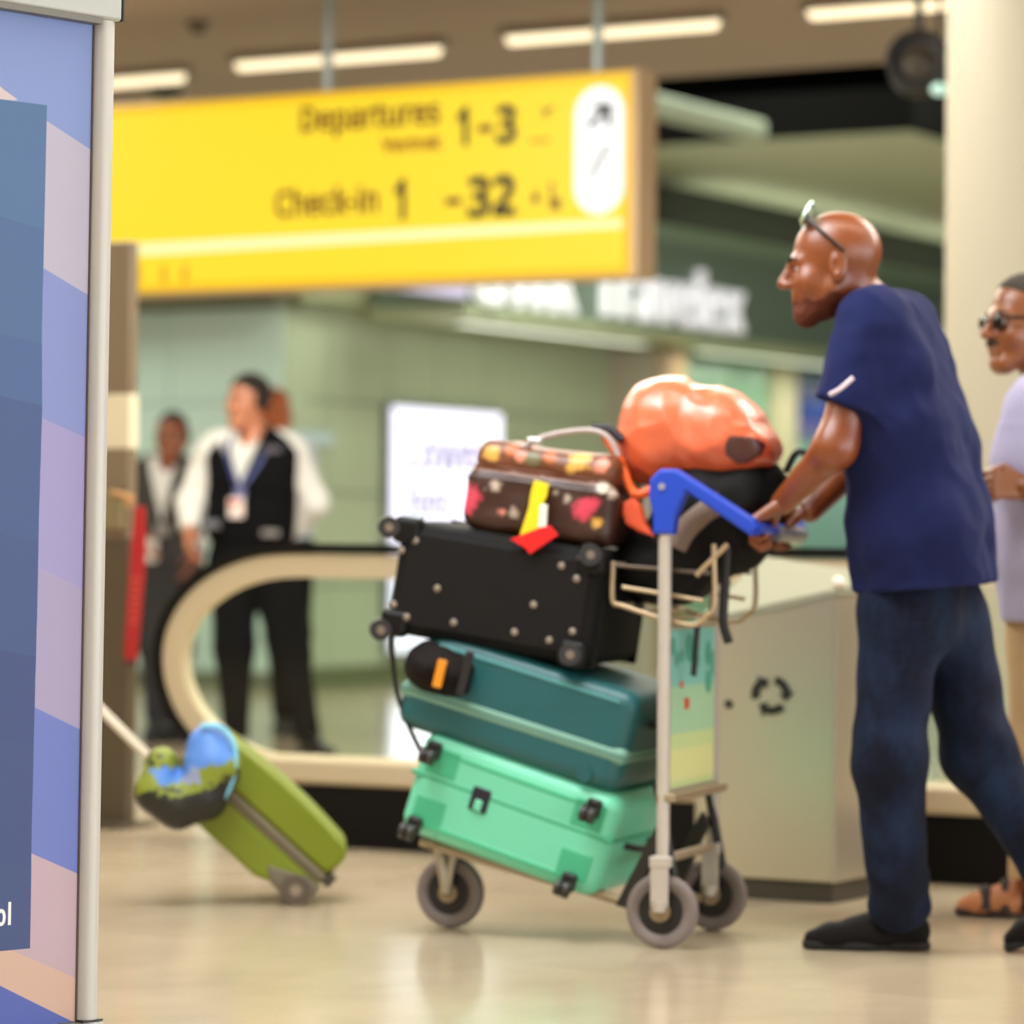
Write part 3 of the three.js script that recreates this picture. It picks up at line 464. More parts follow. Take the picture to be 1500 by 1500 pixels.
// ------------------------------------------------------------------ recycling bin
{
  const f = floorAt(1222, 1325), t = thing('recycling_bin', 'stainless steel recycling bin with a black recycling symbol behind the trolley', 'bin', f, GRID), d = -f.z;
  const W = 0.44, D = 0.44, steel = new THREE.MeshPhysicalMaterial({ color: 0xcabfa9, roughness: 0.34, metalness: 0.7 });
  const hR = at(1222, 862, d).y, hL = hR - 0.1, hB = hR + 0.012;
  const v = [[-W, 0.06, -D], [0, 0.06, -D], [0, 0.06, 0], [-W, 0.06, 0], [-W, hL, -D * 0.02], [0, hR, 0]];
  const shape = extrude([[-W, 0.06], [0, 0.06], [0, hR], [-W, hL]], 0.012, 0.003); shape.translate(0, 0, -0.006); part('front_panel', shape, steel, t);
  part('side_panel', box(0.012, hR - 0.06, D, -0.006, 0.06 + (hR - 0.06) / 2, -D / 2, 0.003), steel, t); part('side_panel', box(0.012, hL - 0.06, D, -W + 0.006, 0.06 + (hL - 0.06) / 2, -D / 2, 0.003), steel, t);
  part('back_panel', box(W, hB - 0.06, 0.012, -W / 2, 0.06 + (hB - 0.06) / 2, -D + 0.006, 0.003), steel, t);
  const lid = new THREE.BufferGeometry(), L = [[-W, hL, 0.004], [0.004, hR, 0.004], [0.004, hR + 0.03, -D], [-W, hB + 0.075, -D], [-W, hL - 0.02, 0.004], [0.004, hR - 0.02, 0.004], [0.004, hR - 0.01, -D], [-W, hB, -D]];
  lid.setAttribute('position', new THREE.Float32BufferAttribute(L.flat(), 3)); lid.setIndex([0, 1, 2, 0, 2, 3, 4, 6, 5, 4, 7, 6, 0, 4, 5, 0, 5, 1, 1, 5, 6, 1, 6, 2, 2, 6, 7, 2, 7, 3, 3, 7, 4, 3, 4, 0]); const lg = lid.toNonIndexed(); lg.computeVertexNormals();
  part('lid', lg, M(0x8b8a76, 0.85), t, 'white sloping lid');
  const kn = new THREE.SphereGeometry(0.018, 20, 14); kn.translate(0.0, hR + 0.016, -0.01); part('corner_ball', kn, M(0xf0e2d2, 0.4), t);  // pale ball at the front right corner of the lid
  part('plinth', box(W - 0.02, 0.062, D - 0.02, -W / 2, 0.031, -D / 2), M(0x3d362a, 0.6), t, 'dark plinth');
  const k = p => { const q = along(...p, f, GX); return [q.clone().sub(f).dot(GX), q.y]; };
  const [cx, cy] = k([1130, 1018]), [lx, ly] = k([1068, 1031]); const lk = disc(0.012, 0.008); lk.translate(lx, ly, 0.003); part('lock', lk, M(0x2a251c, 0.5), t);
  const inkM = M(0x15140f, 0.6); // three chasing arrows
  for (let i = 0; i < 3; i++) { const a0 = Math.PI / 2 - 0.25 + i * 2 * Math.PI / 3, R = 0.044, w = 0.0115, out = [], back = [];
    for (let j = 0; j <= 8; j++) { const a = a0 - j / 8 * 1.15; out.push([Math.cos(a) * (R + w), Math.sin(a) * (R + w)]); back.unshift([Math.cos(a) * (R - w), Math.sin(a) * (R - w)]); }
    const e = a0 - 1.15, f = e - 0.55, pts = [...out, [Math.cos(e) * (R + 2 * w), Math.sin(e) * (R + 2 * w)], [Math.cos(f) * R, Math.sin(f) * R], [Math.cos(e) * (R - 2 * w), Math.sin(e) * (R - 2 * w)], ...back];
    const g = extrude(pts, 0.003); g.scale(1.12, 1, 1); g.translate(cx, cy, 0.0025); part('recycling_arrow', g, inkM, t); }
}
// ------------------------------------------------------------------ luggage trolley. Its own axes: x to the rear (the handle), z to the near side
const TY = -20 * rad, TX = V(Math.cos(TY), 0, -Math.sin(TY)), TZ = V(Math.sin(TY), 0, Math.cos(TY));
const nearW = floorAt(964, 1389), farW = floorAt(1049, 1363), TO = nearW.clone().add(farW).multiplyScalar(0.5); TO.y = 0;
const HT = 0.2175;
const onT = (px, py, z) => along(px, py, TO.clone().addScaledVector(TZ, z), TX);                 // pixel to the trolley's upright plane at z
const tl = (px, py, z) => { const q = onT(px, py, z), d = q.clone().sub(TO); return V(d.dot(TX), q.y, z); };
const trolley = thing('luggage_trolley', 'metal airport luggage trolley with blue handle loaded with suitcases', 'luggage trolley', TO, TY);
{
  const t = trolley, pale = M(0xb9b0a5, 0.45, 0.15), tan = M(0x9c8a70, 0.45, 0.4), dark = M(0x14130f, 0.5), blue = M(0x1540b8, 0.42), wire = M(0xb39c7c, 0.38, 0.5);
  const fx = tl(660, 1310, 0).x, WR = 0.093;
  const tyreG = new THREE.LatheGeometry([[0.058, -0.016], [0.084, -0.018], [0.091, -0.01], [WR, 0], [0.091, 0.01], [0.084, 0.018], [0.058, 0.016], [0.058, -0.016]].map(p => new THREE.Vector2(...p)), 40); tyreG.rotateX(Math.PI / 2);
  const rimG = merge([disc(0.06, 0.022, 'z', 32)]), hubG = merge([disc(0.026, 0.05, 'z', 20), disc(0.008, 0.07, 'z', 12)]);
  const tyreM = M(0x756a66, 0.7), rimM = M(0x0e0d0c, 0.5);
  const wheel = (x, z) => { const w = part('wheel', tyreG, tyreM, t); w.position.set(x, WR, z); part('rim', rimG, rimM, w, 'black rim'); part('hub', hubG, M(0x8f7a60, 0.45, 0.3), w); return w; };
  wheel(0, HT); wheel(0, -HT); wheel(fx, 0);
  for (const s of [1, -1]) {
    const z = s * HT, topY = tl(970, 700, HT).y, px = 0.0;
    part('pole', rod(V(px, 0.215, z), V(px, topY - 0.05, z), 0.0165), pale, t);
    part('fork', merge([box(0.052, 0.028, 0.062, px, 0.216, z, 0.004), box(0.046, 0.1, 0.006, px, 0.155, z + 0.026, 0.002), box(0.046, 0.1, 0.006, px, 0.155, z - 0.026, 0.002), rod(V(px, 0.12, z + 0.026), V(px, 0.093, z + 0.027), 0.02, 0.016), rod(V(px, 0.12, z - 0.026), V(px, 0.093, z - 0.027), 0.02, 0.016)]), pale, t);
    // blue handle bracket and arm
    const yb = tl(970, 783, HT).y, ax = tl(1105, 775, HT).x, ay = tl(1105, 774, HT).y;
    const prof = [[-0.026, yb], [0.026, yb], [0.032, yb + 0.045], [0.06, topY - 0.035], [ax - 0.005, ay - 0.02], [ax + 0.012, ay + 0.002], [ax + 0.004, ay + 0.022], [0.062, topY + 0.004], [0.03, topY + 0.022], [-0.01, topY + 0.022], [-0.036, topY - 0.005], [-0.038, topY - 0.045], [-0.028, yb + 0.05]];
    const g = extrude(prof, 0.046, 0.009); g.translate(0, 0, z); part('handle_arm', g, blue, t, 'blue plastic handle arm');
    const rv = disc(0.0085, 0.006); rv.translate(-0.002, topY - 0.022, z + s * 0.024); part('rivet', rv, M(0xa8a8b4, 0.4, 0.5), t);
    // rear under-frame braces
    part('brace', rod(V(-0.02, 0.41, z * 0.96), V(0.03, 0.16, z * 0.96), 0.012), dark, t);
    const br = extrude([[-0.13, 0.1], [-0.09, 0.09], [0.0, 0.28], [-0.02, 0.31]], 0.03, 0.004); br.translate(0, 0, z * 0.86); part('stop_plate', br, M(0x1d1813, 0.5), t);
    // sloping platform rail and cage wires
    part('platform_rail', rod(V(fx - 0.03, 0.235, z * 0.62), V(-0.02, 0.085, z * 0.8), 0.013), tan, t);
    const bz = s * 0.185, b = [[898, 822], [899, 884], [1018, 915], [1044, 895], [1046, 797]].map(p => { const q = tl(...p, 0.185); return V(q.x, q.y, bz); });
    part('basket_wire', tube([b[0], b[1], b[1].clone().lerp(b[2], 0.06), b[2], b[3].clone().lerp(b[2], 0.3), b[3], b[4]], 0.0065, 80), wire, t);
    const w1 = tl(912, 860, 0.185), w2 = tl(1030, 880, 0.185), w3 = tl(900, 828, 0.185), w4 = tl(1040, 840, 0.185);
    part('basket_wire', rod(V(w1.x, w1.y, bz), V(w2.x, w2.y, bz), 0.0055), wire, t); part('basket_wire', rod(V(w3.x, w3.y, bz), V(w4.x, w4.y, bz), 0.005), M(0x5b4d3e, 0.4, 0.5), t);
    const d1 = tl(1020, 843, 0.185), d2 = tl(1066, 797, 0.185); part('basket_wire', rod(V(d1.x, d1.y, bz), V(d2.x, d2.y, bz), 0.007), wire, t);
  }
  for (const [px, py] of [[902, 886], [940, 896], [980, 906], [1020, 914], [899, 826]]) { const q = tl(px, py, 0.185); part('basket_wire', rod(V(q.x, q.y, 0.185), V(q.x, q.y, -0.185), 0.005), wire, t); }
  for (const x of [-0.12, -0.3, -0.48, fx]) part('cross_member', rod(V(x, lerp(0.085, 0.235, (-0.02 - x) / (-0.02 - fx + 0.03)), -0.15), V(x, lerp(0.085, 0.235, (-0.02 - x) / (-0.02 - fx + 0.03)), 0.15), 0.011), tan, t);
  part('axle_bar', rod(V(0, 0.22, -HT), V(0, 0.22, HT), 0.012), tan, t);
  part('front_fork', merge([box(0.05, 0.03, 0.09, fx, 0.215, 0, 0.005), rod(V(fx - 0.02, 0.21, 0.032), V(fx, 0.093, 0.034), 0.016, 0.012), rod(V(fx + 0.022, 0.21, 0.032), V(fx, 0.093, 0.034), 0.012, 0.012), rod(V(fx - 0.02, 0.21, -0.032), V(fx, 0.093, -0.034), 0.016, 0.012)]), M(0xa99f8c, 0.35, 0.5), t);
  // blue grip bar between the arms
  const q = tl(1105, 775, HT); part('grip_bar', rod(V(q.x, q.y, -HT), V(q.x, q.y, HT), 0.0155), blue, t, 'blue grip bar');
  part('grip_end', rod(V(q.x + 0.005, q.y - 0.01, HT * 0.2), V(q.x + 0.006, q.y - 0.012, -HT * 0.9), 0.02), M(0x8e8e92, 0.35, 0.6), t, 'grey brake lever under the bar');
  // advertising panel between the poles
  const y0 = tl(990, 1152, 0.1).y, y1 = tl(990, 922, 0.1).y, tex = canvasTex(256, 256, (x, w, h) => { x.fillStyle = '#c9dc9a'; x.fillRect(0, 0, w, h); x.fillStyle = '#7fc6bc'; x.fillRect(0, 0, w, h * 0.36); x.fillStyle = '#a6d2ac'; x.fillRect(0, h * 0.36, w, h * 0.3); x.fillStyle = '#dcdf9c'; x.fillRect(0, h * 0.76, w, h * 0.2);
    x.fillStyle = '#3f9c86'; for (let i = 0; i < 9; i++) { x.beginPath(); x.arc(rnd() * w, h * (0.1 + rnd() * 0.3), 10 + rnd() * 16, 0, 7); x.fill(); } x.fillStyle = '#d2452c'; x.fillRect(w * 0.3, h * 0.44, w * 0.12, h * 0.07); x.fillRect(w * 0.2, h * 0.33, w * 0.08, h * 0.04); });
  part('panel_frame', box(0.014, y1 - y0 + 0.02, 2 * HT - 0.03, 0.0, (y0 + y1) / 2, 0, 0.004), M(0xb8b8a4, 0.4, 0.4), t);
  const pg = new THREE.PlaneGeometry(2 * HT - 0.06, y1 - y0); pg.rotateY(Math.PI / 2); pg.translate(0.0085, (y0 + y1) / 2, 0); part('advert_print', pg, M(0xffffff, 0.35, 0, { map: tex }), t, 'teal to yellow advert print');
  const pe = box(0.05, 0.022, 2 * HT + 0.03, 0.01, y0 - 0.02, 0, 0.004); part('panel_shelf', pe, tan, t);
  // black straps hanging from the basket
  const s1 = [[1066, 800], [1062, 860], [1060, 915], [1068, 942]].map(p => tl(...p, 0.1)); part('strap', tube(s1, 0.012, 30, false, 6), dark, t, 'black hanging strap');
  const s2 = [[1022, 912], [1019, 950], [1016, 990]].map(p => tl(...p, 0.12)); part('strap', tube(s2, 0.008, 20, false, 6), dark, t, 'black hanging strap');
  // curved front hoop
  const h1 = [[576, 925], [577, 985], [586, 1030], [604, 1075], [624, 1120], [640, 1225]].map(p => tl(...p, 0.2)); const h2 = h1.map(p => V(p.x, p.y, -0.2)).reverse();
  const mid = [V(h1[0].x, h1[0].y + 0.02, 0.14), V(h1[0].x, h1[0].y + 0.02, -0.14)];
  part('front_hoop', tube([...h1.slice().reverse(), ...mid, ...h2.reverse().slice().reverse()], 0.0065, 120), dark, t, 'thin black front hoop');
}
// ---- suitcases lying on the trolley with their wheel ends towards the viewer
function luggage(name, label, category, px, py, z, tilt, size, group) {   // px,py: centre of the near face in plane z
  const c = onT(px, py, z).addScaledVector(TZ, -size[2] / 2), t = thing(name, label, category, c, 0, group);
  t.rotation.set(0, TY, -tilt * rad, 'YXZ'); t.updateMatrixWorld(true);
  const inv = t.matrixWorld.clone().invert();
  t.face = (qx, qy) => onT(qx, qy, z).applyMatrix4(inv); return t;
}
function castor(t, p, r, mat, name = 'castor') {             // a twin castor standing off the near face
  const w = part(name, merge([box(r * 1.7, r * 2.1, 0.022, p.x, p.y + r * 0.25, p.z + 0.009, 0.008), rod(V(p.x - r * 0.2, p.y - r * 0.1, p.z + 0.01), V(p.x - r * 0.2, p.y - r * 0.2, p.z + 0.05), r * 0.55, r * 0.5)]), mat, t);
  for (const s of [-1, 1]) { const g = disc(r * 0.92, 0.014, 'x', 20); g.translate(p.x + s * r * 0.45, p.y - r * 0.35, p.z + 0.042); part('castor_wheel', g, M(0x2b2622, 0.5), w); }
  return w;
}
{ // mint
  const S = [0.56, 0.272, 0.46], t = luggage('suitcase', 'mint green hard-shell suitcase with black castors at the bottom of the pile', 'suitcase', 744, 1192, 0.215, 17, S), mint = M(0x6cc9a6, 0.42), blk = M(0x12100e, 0.5);
  part('shell', new RoundedBoxGeometry(S[0], S[1], S[2], 6, 0.045), mint, t);
  part('seam', box(S[0] + 0.004, 0.012, S[2] + 0.002, 0, 0.02, 0, 0.004), M(0x3ea37a, 0.45), t);
  for (const [qx, qy] of [[636, 1102], [870, 1187], [602, 1228], [828, 1312]]) { const p = t.face(qx, qy); p.x = clamp(p.x, -S[0] / 2 + 0.03, S[0] / 2 - 0.03); p.y = clamp(p.y, -S[1] / 2 + 0.02, S[1] / 2 - 0.02);
    part('corner_shade', box(0.085, 0.07, 0.006, clamp(p.x, -S[0] / 2 + 0.075, S[0] / 2 - 0.075), clamp(p.y, -S[1] / 2 + 0.07, S[1] / 2 - 0.07), S[2] / 2 - 0.001, 0.003), M(0x41aa80, 0.42), t); castor(t, p, 0.023, blk); }  // darker patches stand in for the shade of the corner notches
  const k = t.face(703, 1172); part('handle_recess', box(0.05, 0.062, 0.008, k.x, k.y, S[2] / 2 + 0.001, 0.006), M(0x0f1020, 0.5), t, 'dark recessed plate'); const kb = box(0.022, 0.03, 0.012, k.x + 0.0, k.y - 0.014, S[2] / 2 + 0.003, 0.005); part('plate_button', kb, mint, t);
  for (const y of [-0.09, 0.1]) part('rib', box(S[0] - 0.14, 0.016, S[2] + 0.004, 0, y - 0.01, 0, 0.006), M(0x46b387, 0.38), t);
  const eh = tube([V(S[0] / 2 - 0.004, -0.0, 0.1), V(S[0] / 2 + 0.03, 0, 0.07), V(S[0] / 2 + 0.03, 0, -0.07), V(S[0] / 2 - 0.004, 0, -0.1)], 0.009, 24); part('carry_handle', eh, blk, t);
}
{ // teal
  const S = [0.625, 0.262, 0.46], t = luggage('suitcase', 'dark teal suitcase with a pale zip band, second from the bottom of the pile', 'suitcase', 754, 1040, 0.215, 15.5, S), teal = M(0x1b565a, 0.42), blk = M(0x11100f, 0.5);
  { const s = new THREE.Shape(), a = S[0] / 2, b = S[1] / 2, r = 0.05, R = 0.1; s.moveTo(-a + r, -b); s.lineTo(a - r, -b); s.quadraticCurveTo(a, -b, a, -b + r); s.lineTo(a, b - r); s.quadraticCurveTo(a, b, a - r, b); s.lineTo(-a + R * 1.6, b); s.quadraticCurveTo(-a, b, -a, b - R); s.lineTo(-a, -b + r); s.quadraticCurveTo(-a, -b, -a + r, -b);
    const g = new THREE.ExtrudeGeometry(s, { depth: S[2] - 0.08, bevelEnabled: true, bevelSize: 0.04, bevelThickness: 0.04, bevelOffset: -0.04, bevelSegments: 6, curveSegments: 14 }); g.translate(0, 0, -S[2] / 2 + 0.04); part('shell', g, teal, t); }
  const za = t.face(625, 1023), zb = t.face(905, 1103), zy = (za.y + zb.y) / 2; part('zip_band', box(S[0] + 0.006, 0.046, S[2] + 0.008, 0, zy, 0, 0.02), M(0x6f9c8c, 0.5), t, 'pale green zip band');
  part('zip_line', box(S[0] + 0.01, 0.005, S[2] + 0.01, 0, zy, 0, 0.002), M(0x3c6a62, 0.5), t);
  part('edge_strip', box(S[0] - 0.12, 0.01, 0.012, 0.01, S[1] / 2 - 0.032, S[2] / 2 - 0.003, 0.004), M(0x3f8486, 0.35), t);  // paler strip along the near upper edge
  for (const sx of [1]) part('end_handle', tube([V(S[0] / 2 - 0.006, 0.05, 0.1), V(S[0] / 2 + 0.03, 0.05, 0.06), V(S[0] / 2 + 0.03, 0.05, -0.06), V(S[0] / 2 - 0.006, 0.05, -0.1)], 0.01, 24), blk, t);
  part('foot_stud', rod(V(S[0] / 2 - 0.09, -S[1] / 2 + 0.03, S[2] / 2 - 0.01), V(S[0] / 2 - 0.09, -S[1] / 2 + 0.03, S[2] / 2 + 0.006), 0.02), M(0x1a5457, 0.4), t);
}
{ // small dark bag wedged between
  const c = onT(652, 985, 0.215), o = c.clone().addScaledVector(TZ, -0.055), t = thing('small_bag', 'small dark brown bag with an orange tag wedged under the black suitcase', 'bag', o, 0);
  t.rotation.set(0, TY, -14 * rad, 'YXZ'); t.updateMatrixWorld(true); const inv = t.matrixWorld.clone().invert(), F = (px, py) => onT(px, py, 0.2).applyMatrix4(inv);
  const f = (x, y, z) => smin(ell(V(-0.045, 0.003, 0), V(0.075, 0.068, 0.13))(x, y, z), ell(V(0.03, 0.0, 0), V(0.07, 0.058, 0.125))(x, y, z), 0.05) + 0.004 * noise(x * 30, y * 30, z * 30);
  part('body', nets(cut(f, plane(V(0.075, 0, 0), V(1, 0, 0))), V(-0.13, -0.09, -0.16), V(0.12, 0.09, 0.16), 0.006), M(0x150e0c, 0.8, 0, { specularIntensity: 0.4 }), t);
  const a = F(663, 985); part('tag', box(0.024, 0.072, 0.008, a.x, a.y, 0.131, 0.003), M(0xe08a10, 0.5), t, 'orange tag');
  const b = F(699, 985); part('strap', box(0.022, 0.115, 0.01, b.x, b.y, 0.126, 0.004), M(0x17120f, 0.7), t);
}
{ // black
  const S = [0.56, 0.29, 0.42], t = luggage('suitcase', 'black fabric suitcase with riveted base lying third from the bottom of the pile', 'suitcase', 722, 868, 0.215, 8.5, S), blk = M(0x0b0908, 0.75, 0, { bumpMap: weave, bumpScale: 0.0006, specularIntensity: 0.5 }), hard = M(0x090807, 0.5, 0, { specularIntensity: 0.5 });
  part('shell', new RoundedBoxGeometry(S[0], S[1], S[2], 6, 0.035), blk, t);
  part('base_plate', box(S[0] - 0.06, S[1] - 0.05, 0.012, 0, 0, S[2] / 2, 0.006), M(0x0e0b0a, 0.7, 0, { specularIntensity: 0.5 }), t);
  part('piping', box(S[0] + 0.006, S[1] + 0.006, 0.012, 0, 0, S[2] / 2 - 0.04, 0.005), hard, t); part('piping', box(S[0] + 0.006, S[1] + 0.006, 0.012, 0, 0, -S[2] / 2 + 0.04, 0.005), hard, t);
  for (const [qx, qy] of [[642, 862], [783, 886], [666, 912], [755, 926], [583, 805], [610, 792], [824, 829], [846, 848], [570, 884], [597, 904], [806, 938], [840, 925], [853, 813]]) { const p = t.face(qx, qy); const g = new THREE.SphereGeometry(0.0095, 14, 10); g.scale(1, 1, 0.5); g.translate(clamp(p.x, -S[0] / 2 + 0.02, S[0] / 2 - 0.02), clamp(p.y, -S[1] / 2 + 0.02, S[1] / 2 - 0.02), S[2] / 2 + 0.008); part('rivet', g, M(0x8f8272, 0.4, 0.3), t); }
  for (const [qx, qy, sx, sy] of [[574, 772, -1, 1], [868, 812, 1, 1], [562, 922, -1, -1], [838, 958, 1, -1]]) { const p = t.face(qx, qy), w = part('corner_guard', box(0.075, 0.07, 0.05, clamp(p.x, -S[0] / 2 + 0.025, S[0] / 2 - 0.03), clamp(p.y, -S[1] / 2 + 0.025, S[1] / 2 - 0.025), S[2] / 2 - 0.01, 0.018), hard, t);
    const g = merge([disc(0.028, 0.022, 'z', 24)]); g.rotateY(0.5); g.translate(p.x, p.y, S[2] / 2 + 0.022); part('castor_wheel', g, M(0x1c1815, 0.45), w); const h = disc(0.011, 0.03); h.rotateY(0.5); h.translate(p.x, p.y, S[2] / 2 + 0.022); part('castor_hub', h, M(0x77695a, 0.4, 0.3), w); }
  const hd = t.face(596, 768); part('handle_end', box(0.045, 0.016, 0.03, hd.x + 0.008, S[1] / 2 + 0.006, S[2] / 2 - 0.03, 0.006), M(0x8f9aa0, 0.3, 0.5), t, 'pale handle end');
  part('end_handle', tube([V(S[0] / 2 - 0.006, 0.02, 0.09), V(S[0] / 2 + 0.028, 0.02, 0.06), V(S[0] / 2 + 0.028, 0.02, -0.06), V(S[0] / 2 - 0.006, 0.02, -0.09)], 0.01, 24), hard, t);
}
{ // floral bag
  const c = onT(787, 718, 0.2), o = c.clone().addScaledVector(TZ, -0.14), t = thing('flower_print_bag', 'brown bag with yellow and pink flower print on the black suitcase', 'bag', o, 0);
  t.rotation.set(0, TY, -7 * rad, 'YXZ'); t.updateMatrixWorld(true); const inv = t.matrixWorld.clone().invert(), F = (px, py, z = 0.2) => onT(px, py, z).applyMatrix4(inv);
  const rb = (x, y, z, hx, hy, hz, r) => { const a = Math.abs(x) - hx + r, b = Math.abs(y) - hy + r, c = Math.abs(z) - hz + r; return Math.hypot(Math.max(a, 0), Math.max(b, 0), Math.max(c, 0)) + Math.min(Math.max(a, b, c), 0) - r; };
  const hx = 0.205;
  const body = (x, y, z) => rb(x, y + 0.035, z, hx, 0.087, 0.135, 0.04) + 0.006 * noise(x * 14, y * 14, z * 14) + (Math.abs(y - 0.03) < 0.012 ? 0.006 : 0);
  const flap = (x, y, z) => rb(x - 0.004, y - 0.066, z + 0.01, hx - 0.012, 0.046 - 0.008 * Math.cos(x * 9), 0.13, 0.038) + 0.006 * noise(x * 16 + 4, y * 16, z * 16);
  const cols = { y: new THREE.Color(0xd8a24a), p: new THREE.Color(0xd8455c), o: new THREE.Color(0xb8602a), k: new THREE.Color(0xc9b8a6), g: new THREE.Color(0x6a6a4a), r: new THREE.Color(0xe08a72), w: new THREE.Color(0xe8dcd0) };
  const spots = []; const add = (px, py, r, k) => { const p = F(px, py); spots.push([p.x, p.y, 0.12, r, cols[k]]); };
  add(716, 663, 0.024, 'y'); add(745, 657, 0.02, 'o'); add(776, 672, 0.024, 'g'); add(800, 668, 0.02, 'o'); add(845, 668, 0.034, 'y'); add(835, 684, 0.018, 'y'); add(878, 680, 0.022, 'r'); add(882, 660, 0.016, 'w'); add(690, 655, 0.018, 'o'); add(757, 668, 0.016, 'r');
  add(690, 726, 0.032, 'p'); add(686, 742, 0.022, 'p'); add(854, 746, 0.032, 'p'); add(868, 736, 0.022, 'p'); add(752, 752, 0.018, 'k'); add(724, 712, 0.018, 'k'); add(708, 718, 0.012, 'k'); add(830, 730, 0.014, 'k'); add(880, 715, 0.02, 'k'); add(896, 722, 0.016, 'k'); add(872, 765, 0.018, 'y'); add(735, 750, 0.014, 'r'); add(812, 722, 0.012, 'k');
  for (let i = 0; i < 46; i++) spots.push([(rnd() - 0.5) * 0.42, (rnd() - 0.5) * 0.24, -0.14 + rnd() * 0.2, 0.014 + rnd() * 0.016, cols['ypokgr'[i % 6]]]);
  const base = new THREE.Color(0x3a2016), base2 = new THREE.Color(0x6b3a20);
  const paint = (x, y, z) => { let c = y > 0.03 ? base2.clone() : base.clone(); for (const [a, b, k, r, col] of spots) { const d = Math.hypot(x - a, y - b, (z - k) * 0.7) / r * (1 + 0.35 * noise(x * 60, y * 60, z * 60)); if (d < 1) c.lerp(col, d < 0.75 ? 0.95 : 0.5); } return c; };
  const printM = new THREE.MeshPhysicalMaterial({ vertexColors: true, roughness: 0.42, color: 0xffffff });
  part('body', nets(body, V(-0.24, -0.15, -0.17), V(0.24, 0.1, 0.17), 0.006, paint), printM, t);
  part('flap', nets(flap, V(-0.24, -0.01, -0.18), V(0.24, 0.15, 0.17), 0.006, paint), printM, t, 'padded upper part with yellow flowers');
  const sp = [[748, 658], [772, 652], [792, 642], [830, 633], [868, 631], [890, 640], [906, 668]].map(p => F(...p, 0.14)); sp[0].y -= 0.006;
  part('shoulder_strap', tube(sp, 0.0075, 60), M(0xb0a09c, 0.35), t, 'pale grey strap arched over the top');
  const bk = F(783, 645, 0.16); part('buckle', box(0.036, 0.014, 0.02, bk.x, bk.y, bk.z, 0.005), M(0xd8dadc, 0.25, 0.4), t, 'shiny buckle');
  const dk = [[868, 626], [890, 628], [912, 645]].map(p => F(...p, 0.1)); part('carry_handle', tube(dk, 0.012, 24), M(0x181420, 0.5), t);
  // hanging tags
  const y0 = F(797, 712), y1 = F(779, 790), ang = Math.atan2(y1.x - y0.x, y0.y - y1.y), yl = extrude([[-0.02, 0.01], [0.02, 0.01], [0.022, -0.02], [0.016, -0.05], [0.024, -0.15], [-0.026, -0.15], [-0.018, -0.06], [-0.022, -0.02]], 0.006, 0.002); yl.rotateZ(ang); yl.translate(y0.x, y0.y, 0.165); part('yellow_tag', yl, M(0xecd210, 0.5), t, 'yellow luggage tag');
  const r0 = [[754, 790], [776, 803], [783, 812], [824, 784], [812, 770], [800, 772]].map(p => { const q = F(...p); return [q.x, q.y]; }), rg = extrude(r0, 0.008, 0.002); rg.translate(0, 0, 0.172); part('red_tag', rg, M(0xe01010, 0.5), t, 'red card at the end of the tag');
  const w0 = F(802, 757), wg = extrude([[-0.012, 0.03], [0.008, 0.032], [0.012, -0.03], [-0.01, -0.028]], 0.005, 0.0015); wg.translate(w0.x, w0.y, 0.173); part('white_tag', wg, M(0xeae4da, 0.5), t, 'white paper tag');
}
{ // black backpack in the basket
  const o = onT(1046, 745, -0.03), t = thing('backpack', 'black and grey backpack in the trolley basket under the coral bag', 'backpack', o, TY);
  const f = union([ell(V(0.0, 0.01, 0), V(0.155, 0.13, 0.15)), ell(V(0.05, -0.06, 0), V(0.1, 0.11, 0.13)), ell(V(-0.12, -0.14, 0), V(0.14, 0.11, 0.15)), ell(V(0.11, 0.05, -0.02), V(0.075, 0.085, 0.12))], 0.06);
  part('body', nets((x, y, z) => f(x, y, z) + 0.008 * noise(x * 16, y * 16, z * 16), V(-0.3, -0.29, -0.2), V(0.24, 0.2, 0.2), 0.008), M(0x0b0a0a, 0.75, 0, { specularIntensity: 0.5 }), t);
  const F = (px, py) => { const q = onT(px, py, 0.11).sub(o); return V(q.dot(TX), q.y, 0.14); };
  part('shoulder_pad', tube([F(990, 800), F(1005, 775), F(1030, 752), F(1060, 735)], 0.03, 40, false, 12), M(0x806c60, 0.8), t, 'grey padded strap');
  const h = F(1152, 660); part('grab_loop', tube([V(h.x - 0.04, h.y - 0.05, 0), V(h.x - 0.01, h.y + 0.0, 0.0), V(h.x + 0.012, h.y - 0.004, 0), V(h.x - 0.01, h.y - 0.06, 0)], 0.009, 24), M(0x0c0b0b, 0.6), t);
}
